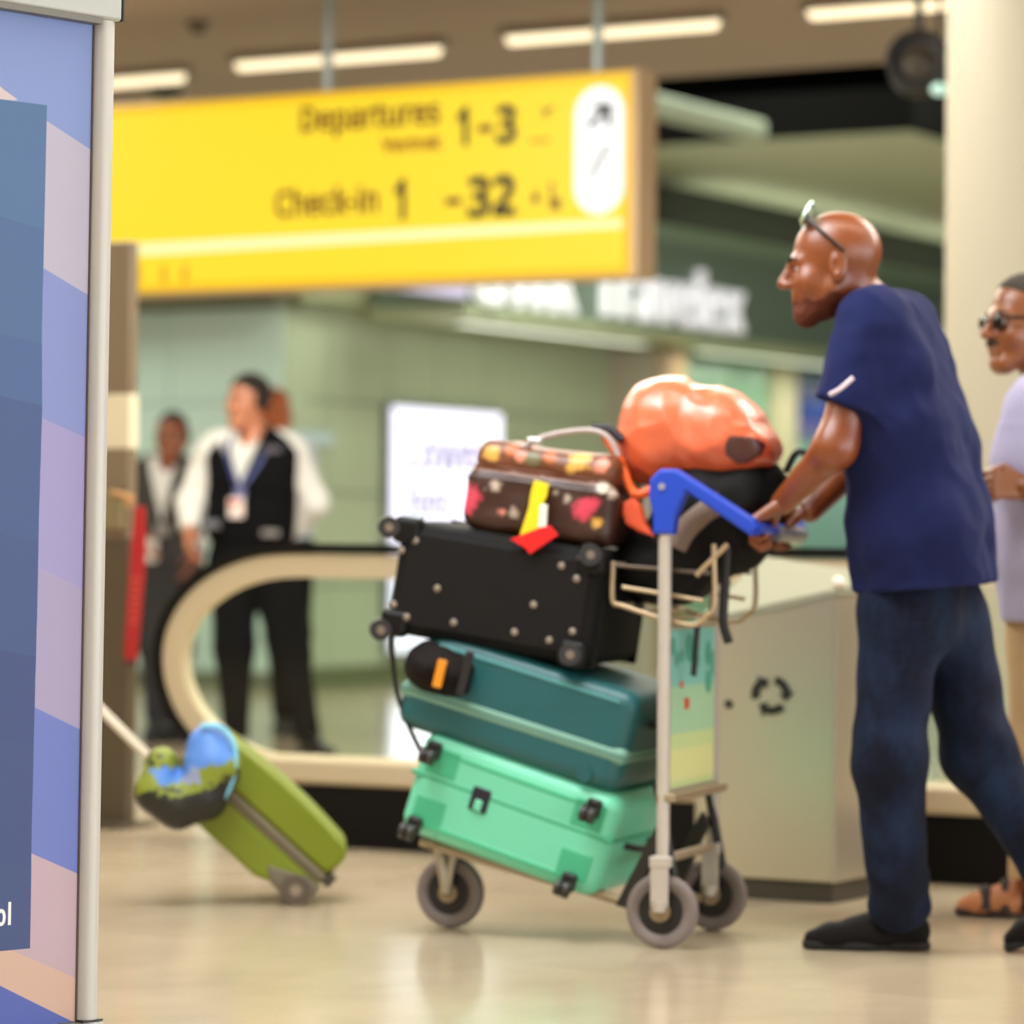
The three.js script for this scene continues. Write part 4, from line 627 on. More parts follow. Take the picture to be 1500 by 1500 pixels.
{ // coral bag
  const o = onT(1020, 640, -0.02), t = thing('coral_bag', 'shiny coral orange bag on top of the backpack by the blue handle', 'bag', o, TY);
  const L = (px, py, z) => { const q = onT(px, py, -0.02 + z).sub(o); return V(q.dot(TX), q.y, z); };
  const b1 = L(978, 628, 0), b2 = L(1055, 640, 0), b3 = L(1108, 660, 0.02), b4 = L(950, 668, 0);
  const f0 = union([ell(b1, V(0.128, 0.142, 0.15)), ell(b2, V(0.135, 0.128, 0.145)), ell(b3, V(0.06, 0.05, 0.1)), ell(b4, V(0.07, 0.08, 0.1))], 0.06);
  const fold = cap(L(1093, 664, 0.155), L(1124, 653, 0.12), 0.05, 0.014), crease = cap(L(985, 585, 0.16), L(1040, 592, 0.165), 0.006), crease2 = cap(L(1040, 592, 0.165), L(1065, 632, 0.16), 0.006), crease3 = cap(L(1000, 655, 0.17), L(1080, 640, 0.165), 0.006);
  const cr = (x, y, z) => { const n = noise(x * 11, y * 11, z * 11), m = noise(x * 26 + 3, y * 26, z * 26); return 0.012 * Math.abs(noise(x * 6.5, y * 6.5, z * 6.5)) + 0.009 * Math.abs(n) + 0.002 * m; };
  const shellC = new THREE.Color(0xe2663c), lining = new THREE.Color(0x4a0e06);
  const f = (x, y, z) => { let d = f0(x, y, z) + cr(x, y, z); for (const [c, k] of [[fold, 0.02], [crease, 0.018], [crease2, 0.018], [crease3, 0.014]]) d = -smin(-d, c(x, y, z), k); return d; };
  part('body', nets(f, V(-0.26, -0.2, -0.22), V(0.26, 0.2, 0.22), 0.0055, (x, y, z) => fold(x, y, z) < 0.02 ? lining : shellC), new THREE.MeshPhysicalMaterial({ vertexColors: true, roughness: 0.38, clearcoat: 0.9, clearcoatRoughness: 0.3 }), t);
  const orange = M(0xe85a14, 0.45);
  part('strap', tube([L(886, 640, 0.1), L(900, 660, 0.12), L(914, 690, 0.14), L(926, 718, 0.15), L(938, 726, 0.15)], 0.011, 40), orange, t, 'orange strap');
  part('strap', tube([L(958, 716, 0.14), L(938, 724, 0.15), L(924, 722, 0.155)], 0.012, 20), orange, t, 'orange strap');
  const lf = (x, y, z) => 0; const pts = [[914, 736], [930, 728], [940, 740], [948, 768], [958, 786], [938, 780], [918, 768], [912, 752]].map(p => { const q = L(...p, 0.15); return [q.x, q.y]; }); const g = extrude(pts, 0.03, 0.01); g.translate(0, 0, 0.15); part('hanging_end', g, M(0xdc5430, 0.45), t, 'coral end hanging beside the pole');
}
// ------------------------------------------------------------------ small green suitcase being pulled, with a neck pillow on it
{
  const f = floorAt(428, 1327), d = -f.z, P = (px, py, dd = d) => at(px, py, dd);
  const a = P(284, 1122), b = P(458, 1282), ax = b.clone().sub(a).normalize(), c = a.clone().add(b).multiplyScalar(0.5);
  const t = thing('small_suitcase', 'small lime green suitcase with grey zip being pulled at a slant', 'suitcase', c, 0);
  const ang = Math.atan2(ax.y, ax.x), q1 = new THREE.Quaternion().setFromAxisAngle(V(0, 0, 1), ang), q2 = new THREE.Quaternion().setFromAxisAngle(V(0, 1, 0), 0.06); t.quaternion.copy(q2.multiply(q1)); t.updateMatrixWorld(true);
  const L = 0.50, T = 0.236, Wd = 0.33, inv = t.matrixWorld.clone().invert(), Q = (px, py, dd = d) => P(px, py, dd).applyMatrix4(inv);
  t.position.addScaledVector(V(0, 0, 1), -Wd / 2);
  // local x: from the handle end to the wheel end, y: towards the front shell (up right), z: near side
  const lime = M(0x707b04, 0.48), lime2 = lime, g = new THREE.CapsuleGeometry(0.1, 0.1, 4, 8);
  const sh = (y0, y1, bulge) => { const s = new THREE.Shape(); s.moveTo(-L / 2 + 0.01, y0); s.lineTo(L / 2 - 0.02, y0); s.quadraticCurveTo(L / 2, y0, L / 2 + 0.004, (y0 + y1) / 2); s.quadraticCurveTo(L / 2 + 0.004, y1, L / 2 - 0.05, y1); s.quadraticCurveTo(0, y1 + bulge, -L / 2 + 0.04, y1); s.quadraticCurveTo(-L / 2, y1, -L / 2, (y0 + y1) / 2); s.quadraticCurveTo(-L / 2, y0, -L / 2 + 0.01, y0);
    const e = new THREE.ExtrudeGeometry(s, { depth: Wd - 0.05, bevelEnabled: true, bevelSize: 0.014, bevelThickness: 0.025, bevelSegments: 5, bevelOffset: -0.014, curveSegments: 16 }); e.translate(0, 0, -(Wd - 0.05) / 2); return e; };
  part('front_shell', sh(0.016, T / 2, 0.022), lime, t); { const e = extrude([[-L / 2 + 0.012, -T / 2], [L / 2 - 0.15, -T / 2], [L / 2 - 0.07, -T / 2 + 0.035], [L / 2 - 0.012, -T / 2 + 0.05], [L / 2, -T / 2 + 0.062], [L / 2, -0.016], [-L / 2, -0.016], [-L / 2, -T / 2 + 0.012]], Wd - 0.004, 0.012); part('rear_shell', e, lime2, t); }
  part('zip_band', box(L - 0.004, 0.036, Wd - 0.008, 0, 0, 0, 0.012), M(0x7c7058, 0.6), t, 'grey zip band'); part('zip_line', box(L + 0.002, 0.006, Wd, 0, 0, 0, 0.002), M(0x4c4436, 0.5), t);
  for (const s of [1, -1]) {
    const z = s * (Wd / 2 - 0.027); part('wheel_housing', extrude([[384, 1266], [391, 1294], [412, 1316], [452, 1316], [464, 1302], [446, 1284]].map(p => { const q = Q(...p); return [q.x, q.y]; }), 0.06, 0.012).translate(0, 0, z), M(0x6d6252, 0.6), t);
    const wp = Q(428, 1304).clone(); const wg = disc(0.042, 0.03, 'z', 28); wg.translate(wp.x, wp.y, z + s * 0.028); part('wheel', wg, M(0x57493c, 0.6), t);
    const h = disc(0.016, 0.036); h.translate(wp.x, wp.y, z + s * 0.029); part('hub', h, M(0x8a7a66, 0.5), t);
    const ft = box(0.03, 0.04, 0.04, L / 2 + 0.008, 0.012, z, 0.008); part('foot', ft, M(0x3a3024, 0.6), t);
    const hb = V(-L / 2 + 0.02, -T / 2 + 0.03, s * 0.07); part('handle_tube', rod(hb, V(-L / 2 - 0.46, -T / 2 + 0.05, s * 0.07), 0.0085), M(0xc9bfae, 0.35, 0.5), t);
  }
  part('handle_grip', rod(V(-L / 2 - 0.46, -T / 2 + 0.05, -0.09), V(-L / 2 - 0.46, -T / 2 + 0.05, 0.09), 0.014), M(0x2a2622, 0.5), t);
  // neck pillow
  const o = P(280, 1130, d - 0.06), n = thing('neck_pillow', 'blue and green landscape print neck pillow with pale blue piping on the green suitcase', 'neck pillow', o, 0);
  const R = (px, py) => P(px, py, d - 0.06).sub(o), ring = []; // a U-shaped roll with its opening at the upper left
  const p1 = R(238, 1118), p2 = R(232, 1160), p3 = R(262, 1180), p4 = R(298, 1165), p5 = R(312, 1122), p6 = R(306, 1092);
  p1.z = 0.02; p2.z = 0.035; p3.z = 0.03; p4.z = 0.02; p5.z = 0.01; p6.z = 0.0;
  const body = union([cap(p1, p2, 0.046, 0.052), cap(p2, p3, 0.052, 0.056), cap(p3, p4, 0.056, 0.062), cap(p4, p5, 0.062, 0.07), cap(p5, p6, 0.07, 0.058)], 0.035);
  const sky = new THREE.Color(0x4f7ec8), gr = new THREE.Color(0x7a8420), dk = new THREE.Color(0x17140a), gy = new THREE.Color(0x8a92b0);
  const paint = (x, y, z) => { const n1 = noise(x * 14, y * 14, z * 14), n2 = noise(x * 45, y * 45, z * 45), h = y + 0.025 * n1 + 0.014 * n2 - 0.45 * Math.max(0, x - 0.03); let c = h > 0.0 ? sky : h > -0.035 ? (Math.abs(x - 0.01) < 0.022 + 0.02 * n2 ? gy : gr) : h > -0.058 ? (n2 > 0.1 ? dk : gr) : dk; if (((x + 0.055) / 0.04) ** 2 + ((y + 0.008) / 0.026) ** 2 + n2 * 0.8 < 1) c = sky; else if (x < -0.015 && y > 0.012) c = n2 > -0.1 ? gr : dk; return c; };
  part('cushion', nets((x, y, z) => body(x, y, z) + 0.002 * noise(x * 20, y * 20, z * 20), V(-0.18, -0.2, -0.1), V(0.16, 0.2, 0.13), 0.005, paint), new THREE.MeshPhysicalMaterial({ vertexColors: true, roughness: 0.5, sheen: 0.3 }), n);
  const pp = [[292, 1062], [320, 1064], [340, 1090], [340, 1128], [328, 1162], [304, 1190], [270, 1204]].map((q, i) => { const v = R(...q); v.x += 0.008; v.z = 0.045; return v; }); part('piping', tube(pp, 0.0085, 60), M(0x7fc0dc, 0.5), n, 'pale blue piping');
}
// ------------------------------------------------------------------ people
function headShape(c, fwd, up, s) {                          // returns the distance field of a head in the hall's coordinates, with its frame
  const z = fwd.clone().normalize(), x = up.clone().cross(z).normalize(), y = z.clone().cross(x);
  const L = (px, py, pz) => c.clone().addScaledVector(x, px * s).addScaledVector(y, py * s).addScaledVector(z, pz * s);
  const to = (wx, wy, wz) => { const a = (wx - c.x) / s, b = (wy - c.y) / s, d = (wz - c.z) / s; return [a * x.x + b * x.y + d * x.z, a * y.x + b * y.y + d * y.z, a * z.x + b * z.y + d * z.z]; };
  const soft = union([ell(V(0, 0.04, -0.012), V(0.076, 0.09, 0.1)), ell(V(0, -0.03, 0.03), V(0.064, 0.085, 0.068)), cap(V(0.046, -0.05, 0.0), V(0.014, -0.102, 0.066), 0.026, 0.022), cap(V(-0.046, -0.05, 0.0), V(-0.014, -0.102, 0.066), 0.026, 0.022), cap(V(-0.012, -0.1, 0.068), V(0.012, -0.1, 0.068), 0.022),
    cap(V(0.012, 0.02, 0.088), V(0.036, 0.02, 0.076), 0.011), cap(V(-0.012, 0.02, 0.088), V(-0.036, 0.02, 0.076), 0.011), ell(V(0.04, -0.03, 0.058), V(0.026, 0.03, 0.026)), ell(V(-0.04, -0.03, 0.058), V(0.026, 0.03, 0.026))], 0.022);
  const fine = [cap(V(0, 0.012, 0.096), V(0, -0.026, 0.117), 0.009, 0.0135), ell(V(0.011, -0.031, 0.106), V(0.009, 0.008, 0.011)), ell(V(-0.011, -0.031, 0.106), V(0.009, 0.008, 0.011)), cap(V(-0.02, -0.058, 0.088), V(0.02, -0.058, 0.088), 0.0085), cap(V(-0.018, -0.069, 0.088), V(0.018, -0.069, 0.088), 0.009),
    ell(V(0.079, -0.004, -0.012), V(0.01, 0.033, 0.021)), ell(V(-0.079, -0.004, -0.012), V(0.01, 0.033, 0.021))];
  const eyes = [ell(V(0.032, 0.003, 0.1), V(0.017, 0.0115, 0.022)), ell(V(-0.032, 0.003, 0.1), V(0.017, 0.0115, 0.022))], mouth = cap(V(-0.021, -0.0635, 0.1), V(0.021, -0.0635, 0.1), 0.0028);
  const conch = [ell(V(0.089, 0.002, -0.006), V(0.006, 0.018, 0.01)), ell(V(-0.089, 0.002, -0.006), V(0.006, 0.018, 0.01))];
  const local = (a, b, e) => { let d = soft(a, b, e); for (const f of fine) d = smin(d, f(a, b, e), 0.01); for (const f of eyes) d = -smin(-d, f(a, b, e), 0.008); d = Math.max(d, -mouth(a, b, e)); for (const f of conch) d = -smin(-d, f(a, b, e), 0.004); return d; };
  const f = (wx, wy, wz) => { const q = to(wx, wy, wz); return local(q[0], q[1], q[2]) * s; };
  return { f, L, to, s, x, y, z, c, local };
}
function handShape(w, dir, palm, thumb, curl, spread = 1, sc = 1) {   // wrist, direction of the knuckles, way the palm faces, thumb side, bend per joint
  const d = dir.clone().normalize(), n = palm.clone().addScaledVector(d, -palm.dot(d)).normalize(), s = thumb.clone().addScaledVector(d, -thumb.dot(d)); s.addScaledVector(n, -s.dot(n)).normalize();
  const P = (a, b, c) => w.clone().addScaledVector(d, a * sc).addScaledVector(s, b * sc).addScaledVector(n, c * sc);
  const list = [slab(P(0.012, 0, 0), P(0.082, 0, 0), s, 0.018 * sc, 0.03 * sc, 0.017 * sc, 0.012 * sc)], pts = [P(-0.03, 0, 0), P(0.1, 0, 0)];
  const fin = [];
  [[0.031, 0.044, 0.026, 0.021], [0.0105, 0.048, 0.03, 0.023], [-0.0105, 0.044, 0.028, 0.022], [-0.03, 0.034, 0.022, 0.019]].forEach(([b, ...len], i) => {
    let p = P(0.088 - Math.abs(i - 1) * 0.004, b, 0), a = 0.15 + curl * 0.75; const r = [0.0092, 0.0084, 0.0076, 0.0068];
    len.forEach((l, j) => { const q = p.clone().addScaledVector(d, Math.cos(a) * l * sc).addScaledVector(n, Math.sin(a) * l * sc).addScaledVector(s, (1 - i * 0.66) * 0.05 * l * spread * sc); fin.push(cap(p, q, r[j] * sc, r[j + 1] * sc)); pts.push(q); p = q; a += curl; });
  });
  { let p = P(0.022, 0.026, 0.004); const dirs = [[0.62, 0.66, 0.42], [0.78, 0.2 - curl * 0.3, 0.58], [0.8, -curl * 0.5, 0.6]], len = [0.042, 0.032, 0.026], r = [0.013, 0.0105, 0.0092, 0.0078];
    len.forEach((l, j) => { const v = d.clone().multiplyScalar(dirs[j][0]).addScaledVector(s, dirs[j][1]).addScaledVector(n, dirs[j][2]).normalize(), q = p.clone().addScaledVector(v, l * sc); fin.push(cap(p, q, r[j] * sc, r[j + 1] * sc)); pts.push(q); p = q; }); }
  const f = (x, y, z) => { let m = 9; for (const g of fin) m = Math.min(m, g(x, y, z)); return smin(list[0](x, y, z), m, 0.012); };
  return { f, pts };
}
function footShape(heel, toe, w) {                            // a shoe between heel and toe points on the ground
  const d = toe.clone().sub(heel), n = d.clone().normalize(), s = V(0, 1, 0).cross(n).normalize(), Lp = t => heel.clone().addScaledVector(d, t);
  const up = V(0, 1, 0).addScaledVector(n, -n.y).normalize();
  const q = (t, h, l = 0) => Lp(t).addScaledVector(up, h).addScaledVector(s, l);
  const upper = union([slab(q(0.12, 0.04), q(0.45, 0.038), s, 0.004, 0.02, 0.036, 0.036), slab(q(0.45, 0.036), q(0.78, 0.03), s, 0.02, 0.022, 0.036, 0.03), slab(q(0.78, 0.028), q(0.93, 0.024), s, 0.02, 0.012, 0.028, 0.022), cap(q(0.14, 0.06), q(0.3, 0.08), 0.034, 0.034), cap(q(0.3, 0.075), q(0.6, 0.05), 0.03, 0.028)], 0.03);
  const out = union([slab(q(0.1, 0.01), q(0.5, 0.01), s, 0.008, 0.012, 0.033, 0.034), slab(q(0.5, 0.01), q(0.92, 0.012), s, 0.02, 0.014, 0.04, 0.03)], 0.02);
  return { upper: cut(upper, plane(q(0, 0.012), up.clone().negate())), sole: cut(out, plane(q(0, 0.002), up.clone().negate()), plane(q(0, 0.022), up)), pts: [heel, toe, q(0.3, 0.13)], up, q };
}
// one figure from its joints. J: every joint in the hall's coordinates
function person(o) {
  const base = V(o.base.x, 0, o.base.z), t = thing('person', o.label, 'person', base), J = o.J, k = o.cell || 1;
  const place = g => { g.translate(-base.x, 0, -base.z); return g; };
  const H = headShape(J.head, o.fwd, o.up || V(0, 1, 0), o.headSize || 1), skinM = M(o.skin, 0.4, 0, { clearcoat: 0.45, clearcoatRoughness: 0.32 });
  // --- skin: head, hands and the body under the clothes, as one mesh
  const neck = cap(J.neck, H.L(0, -0.03, -0.02), o.neckR || 0.058, (o.neckR || 0.058) * 0.95), hf = (x, y, z) => smin(H.f(x, y, z), neck(x, y, z), 0.025);
  const hb = boundsOf([J.head], 0.175 * H.s); hb.expandByPoint(J.neck.clone().add(V(0, -0.03, 0)));
  const geos = [nets(hf, hb.min, hb.max, 0.0042 * k)];
  for (const h of o.hands) { const b = boundsOf(h.pts, 0.03); geos.push(nets(h.f, b.min, b.max, 0.0034 * k)); }
  const limbs = [...o.torso.map((q, i) => slab(i ? q[0] : q[0].clone().lerp(q[1], 0.55), q[1], q[2], q[3] * 0.85, q[4] * 0.85, q[5] - 0.035, q[6] - 0.035)), cap(J.neck.clone().add(V(0, -0.06, 0)), J.neck, 0.07, 0.055)];
  for (const a of o.arms) limbs.push(cap(a[0], a[1], a[3], a[4]), cap(a[1], a[2], a[4] * 0.97, a[5]));
  for (const l of o.legs) limbs.push(cap(l[0], l[1], l[3] * 0.78, l[4] * 0.75), cap(l[1], l[2], l[4] * 0.75, 0.042));
  const pts = [J.neck, ...o.torso.flatMap(q => [q[0], q[1]]), ...o.arms.flatMap(a => a.slice(0, 3)), ...o.legs.flatMap(l => l.slice(0, 3))], bb = boundsOf(pts, 0.2);
  geos.push(nets(union(limbs, 0.035), bb.min, bb.max, 0.0125 * k));
  part('body', place(merge(geos)), skinM, t);
  // --- eyes, brows
  for (const s of [1, -1]) { const g = new THREE.SphereGeometry(0.0118 * H.s, 16, 12), p = H.L(s * 0.0315, 0.003, 0.0742); g.translate(p.x, p.y, p.z); const e = part('eye', place(g), M(0xb8aca0, 0.3), t);
    const ir = new THREE.SphereGeometry(0.0058 * H.s, 12, 10), q = H.L(s * 0.0315, 0.003, 0.0815); ir.translate(q.x, q.y, q.z); part('iris', place(ir), M(0x21140c, 0.2), e);
    const br = tube([H.L(s * 0.014, 0.021, 0.1), H.L(s * 0.03, 0.0275, 0.0955), H.L(s * 0.047, 0.022, 0.078)], 0.0042 * H.s, 12, false, 6); part('eyebrow', place(br), M(o.brow || 0x1a120c, 0.8), t); }
  // --- hair and a darker lower jaw, as thin shells on the head
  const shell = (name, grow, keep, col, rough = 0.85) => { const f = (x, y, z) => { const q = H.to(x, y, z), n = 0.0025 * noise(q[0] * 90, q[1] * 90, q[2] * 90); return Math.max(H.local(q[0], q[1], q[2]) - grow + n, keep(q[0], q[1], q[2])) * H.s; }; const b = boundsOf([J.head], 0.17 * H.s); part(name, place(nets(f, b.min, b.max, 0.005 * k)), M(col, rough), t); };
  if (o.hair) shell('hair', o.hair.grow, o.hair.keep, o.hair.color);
  if (o.jaw_shell) shell('jaw_shell', 0.0016, o.jaw_shell.keep, o.jaw_shell.color);
  // --- clothes
  const cloth = (name, f, points, pad, cell, mat, label, paint) => { const b = boundsOf(points, pad); return part(name, place(nets(f, b.min, b.max, cell * k, paint)), mat, t, label); };
  const neckHole = cap(J.neck.clone().add(o.collarDrop || V(0, -0.015, 0)), H.L(0, -0.03, -0.02), (o.neckR || 0.058) + (o.collarDrop ? 0.008 : 0.001), (o.neckR || 0.058) + 0.02);
  if (o.shirt) {
    const S = o.shirt, tor = o.torso.map(q => slab(q[0], q[1], q[2], q[3], q[4], q[5], q[6]));
    const sl = o.arms.map((a, i) => { const up = cap(a[0], a[1], S.sleeveR[0], S.sleeveR[1]), list = [up]; if (S.long) list.push(cap(a[1], a[2], S.sleeveR[1], S.sleeveR[2])); const e = S.ends[i]; return cut(union(list, 0.04), plane(e[0], e[1])); });
    const u = union(tor, 0.05), f = (x, y, z) => { let d = u(x, y, z); for (const s of sl) d = smin(d, s(x, y, z), 0.04); d += S.fold(x, y, z); d = -smin(-d, neckHole(x, y, z), 0.006); return Math.max(d, S.hem(x, y, z)); };
    cloth('shirt', f, [...o.torso.flatMap(q => [q[0], q[1]]), ...o.arms.flatMap(a => S.long ? a.slice(0, 3) : a.slice(0, 2))], 0.3, 0.0085, S.mat, S.label);
    if (S.vest) { const g = (x, y, z) => { let d = u(x, y, z) - 0.012 + S.fold(x, y, z) * 0.6; d = -smin(-d, neckHole(x, y, z), 0.006); d = Math.max(d, S.vest.hem(x, y, z), -S.vest.open(x, y, z)); for (const s of S.vest.arms) d = -smin(-d, s(x, y, z), 0.01); return d; };
      cloth('vest', g, o.torso.flatMap(q => [q[0], q[1]]), 0.25, 0.0085, S.vest.mat); }
    if (S.collar) { const c = S.collar; part('collar', place(nets(cut((x, y, z) => Math.abs(cap(J.neck.clone().add(V(0, -0.03, 0)), J.neck.clone().lerp(H.L(0, -0.03, -0.02), 0.5), (o.neckR || 0.058) + 0.022, (o.neckR || 0.058) + 0.012)(x, y, z)) - 0.006, plane(c[0], c[1]), plane(c[2], c[3])), boundsOf([J.neck], 0.14).min, boundsOf([J.neck], 0.16).max, 0.006 * k)), S.mat, t); }
  }
  if (o.trousers) {
    const T = o.trousers, legs = o.legs.map((l, i) => { const e = T.ends[i]; return cut(union([cap(l[0], l[1], l[3], l[4]), cap(l[1], l[2], l[4], l[5])], 0.05), plane(e[0], e[1])); }), q = o.torso[0], hip = slab(T.hip[0], T.hip[1], q[2], T.hip[2], T.hip[2], T.hip[3], T.hip[4]);
    const f = (x, y, z) => { let d = hip(x, y, z); d = smin(d, smin(legs[0](x, y, z), legs[1](x, y, z), 0.012), 0.05); return Math.max(d + T.fold(x, y, z), T.waist(x, y, z)); };
    cloth('trousers', f, [...o.legs.flatMap(l => l.slice(0, 3)), ...T.hip.slice(0, 2)], 0.16, 0.0085, T.mat, T.label, T.paint);
  }
  for (const s of o.shoes) { const F = footShape(s[0], s[1]), b = boundsOf(F.pts, 0.08), m = part('shoe', place(nets(F.upper, b.min, b.max, 0.005 * k)), s[2], t); part('sole', place(nets(F.sole, b.min, b.max, 0.005 * k)), s[3], m); }
  return { t, H, place, base };
}
const cuff = (a, b, u) => [a.clone().lerp(b, u), b.clone().sub(a).normalize()];
// ---- the man pushing the trolley
{
  const A = at, d0 = 8.53, side = TZ.clone();
  const nS = A(1276, 486, 8.36), fS = A(1318, 484, 8.72), nE = A(1224, 655, 8.31), fE = A(1262, 668, 8.8);
  const bar = tl(1105, 775, HT), grip = z => V(TO.x + TX.x * bar.x + TZ.x * z, bar.y, TO.z + TX.z * bar.x + TZ.z * z);
  const g1 = grip(HT * 0.62), g2 = grip(-HT * 0.45), fw = TX.clone().negate();
  const nW = A(1146, 737, -g1.z - 0.005), fW = A(1186, 749, -g2.z - 0.02);
  const hd = (w, g, thumb) => { const dir = g.clone().sub(w).add(V(0, 0.026, 0)).addScaledVector(fw, 0.012).normalize(); return handShape(w, dir, V(0, -1, 0).addScaledVector(fw, -0.45), thumb, 1.0); };
  const hands = [hd(nW, g1, TZ.clone().negate()), hd(fW, g2, TZ.clone())];
  const st = [A(1362, 868, d0), A(1349, 770, d0), A(1326, 645, d0), A(1308, 545, d0), A(1300, 478, d0)];
  const tor = [[st[0], st[1], side, 0.07, 0.08, 0.162, 0.158], [st[1], st[2], side, 0.08, 0.115, 0.158, 0.14], [st[2], st[3], side, 0.115, 0.13, 0.14, 0.122], [st[3], st[4], side, 0.13, 0.13, 0.122, 0.098]];
  const nH = A(1318, 905, 8.46), fH = A(1388, 905, 8.6), nK = A(1302, 1110, 8.43), fK = A(1434, 1105, 8.55), nA = A(1318, 1322, 8.45), fA = A(1572, 1318, 8.5);
  const hemA = A(1243, 869, d0), hemB = A(1478, 852, d0), hemN = V(-(hemB.y - hemA.y), hemB.x - hemA.x, 0).normalize().negate();
  const heel = floorAt(1362, 1391), toe = floorAt(1178, 1389), rt = floorAt(1478, 1394), rh = rt.clone().add(V(0.25, 0.1, 0.02));
  const wr = (x, y, z) => { const u = (x - 1.0) * 0.8 + (y - 1.2) * 0.6; return 0.022 * noise(x * 7, y * 5, z * 7) + 0.01 * Math.abs(noise(x * 9 + y * 6, y * 4 - x * 5, z * 9)) + 0.007 * Math.sin(u * 42 + 3 * noise(x * 5, y * 5, z * 5)) * clamp((1.25 - y) * 2.5, 0, 1) + 0.004 * noise(x * 19, y * 19, z * 19); };
  const denim = M(0xffffff, 0.9, 0, { vertexColors: true, bumpMap: weave, bumpScale: 0.0006, specularIntensity: 0.5 }), navy = M(0x121a48, 0.9, 0, { bumpMap: weave, bumpScale: 0.0006, specularIntensity: 0.5 });
  const P = person({ label: 'bald man in navy T-shirt and dark jeans leaning forward to push the loaded luggage trolley', base: A(1350, 1390, 8.5), skin: 0x7e3c10, headSize: 1.09, fwd: V(-0.985, -0.06, -0.12), up: V(-0.12, 1, 0), neckR: 0.068,
    J: { head: A(1221, 394, 8.5), neck: A(1274, 452, 8.53) }, hands, torso: tor,
    arms: [[nS, nE, nW, 0.062, 0.05, 0.031], [fS, fE, fW, 0.062, 0.05, 0.031]], legs: [[nH, nK, nA, 0.105, 0.085, 0.076], [fH, fK, fA, 0.105, 0.085, 0.073]],
    jaw_shell: { color: 0x5a260c, keep: (x, y, z) => Math.max(y + 0.066 - 0.3 * Math.max(0, 0.045 - z) + 0.014 * noise(x * 60, y * 60, z * 60), -(z + 0.02)) },  // darker shell over the chin and lower jaw, with a ragged edge
    shirt: { sleeveR: [0.088, 0.092], ends: [[A(1262, 606, 8.33), V(-0.3, -1, 0).normalize()], [A(1290, 606, 8.76), V(-0.3, -1, 0).normalize()]], fold: wr, hem: plane(hemA, hemN), mat: navy },
    trousers: { hip: [A(1340, 800, d0), A(1346, 900, d0), 0.06, 0.13, 0.12], ends: [[A(1318, 1362, 8.45), V(0, -1, 0)], [A(1578, 1340, 8.5), V(0.3, -0.95, 0).normalize()]], waist: plane(A(1340, 800, d0), V(0, 1, 0)),
      fold: (x, y, z) => 0.006 * noise(x * 11, y * 8, z * 11) + 0.0045 * Math.sin(y * 60 + 5 * noise(x * 8, y * 6, z * 8)) * clamp((0.35 - y) * 4, 0, 1) + 0.003 * Math.sin(y * 45 + x * 20) * Math.exp(-((y - 0.52) ** 2) / 0.01), mat: denim, label: 'dark blue jeans', paint: (x, y, z) => { const n = noise(x * 9, y * 5, z * 9) + 0.5 * noise(x * 30, y * 16, z * 30) + 0.5 * noise(x * 90, y * 90, z * 90); return new THREE.Color(0x080c1f).lerp(new THREE.Color(0x1b2e4e), clamp(0.22 + n * 0.5, 0, 1)); } },
    shoes: [[heel, toe, M(0x0f0b09, 0.8, 0, { specularIntensity: 0.35 }), M(0x080606, 0.8)], [rh, rt, M(0x0f0b09, 0.8, 0, { specularIntensity: 0.35 }), M(0x080606, 0.8)]] });
  // pale swoosh-like print on the sleeve, collar rib, jeans pocket
  const sl = tube([A(1216, 578, 8.24), A(1230, 570, 8.225), A(1250, 553, 8.225)], 0.006, 16, false, 8); sl.scale(1, 1, 1); part('sleeve_stripe', P.place(sl), M(0xd8c8d0, 0.6), P.t, 'short white curved mark on the sleeve');
  // sunglasses pushed up on the head
  const H = P.H, o = H.L(0, 0.1, 0.06), g = thing('sunglasses', 'mirrored sunglasses pushed up on the bald head of the pushing man', 'sunglasses', o), rel = v => v.sub(o), blk = M(0x120e0c, 0.35);
  const lensM = M(0xc8f0e4, 0.08, 0.9), fr = [];
  for (const s of [1, -1]) { const c = H.L(s * 0.034, 0.128, 0.052), lg = new THREE.SphereGeometry(0.035 * H.s, 20, 14); lg.scale(1, 0.9, 0.24); const uy = H.y.clone().addScaledVector(H.z, -0.55).normalize(), m = new THREE.Matrix4().makeBasis(H.x, uy, H.x.clone().cross(uy)); lg.applyMatrix4(m); lg.translate(c.x - o.x, c.y - o.y, c.z - o.z); part('lens', lg, lensM, g, 'mirrored lens');
    part('temple_arm', tube([rel(H.L(s * 0.06, 0.118, 0.05)), rel(H.L(s * 0.081, 0.09, 0.03)), rel(H.L(s * 0.089, 0.06, 0.0)), rel(H.L(s * 0.088, 0.033, -0.028))], 0.0052, 24, false, 8), blk, g); fr.push(rod(rel(H.L(s * 0.06, 0.108, 0.06)), rel(H.L(s * 0.008, 0.116, 0.068)), 0.004)); }
  fr.push(rod(rel(H.L(0.01, 0.116, 0.068)), rel(H.L(-0.01, 0.116, 0.068)), 0.004)); part('frame', merge(fr), blk, g);
}
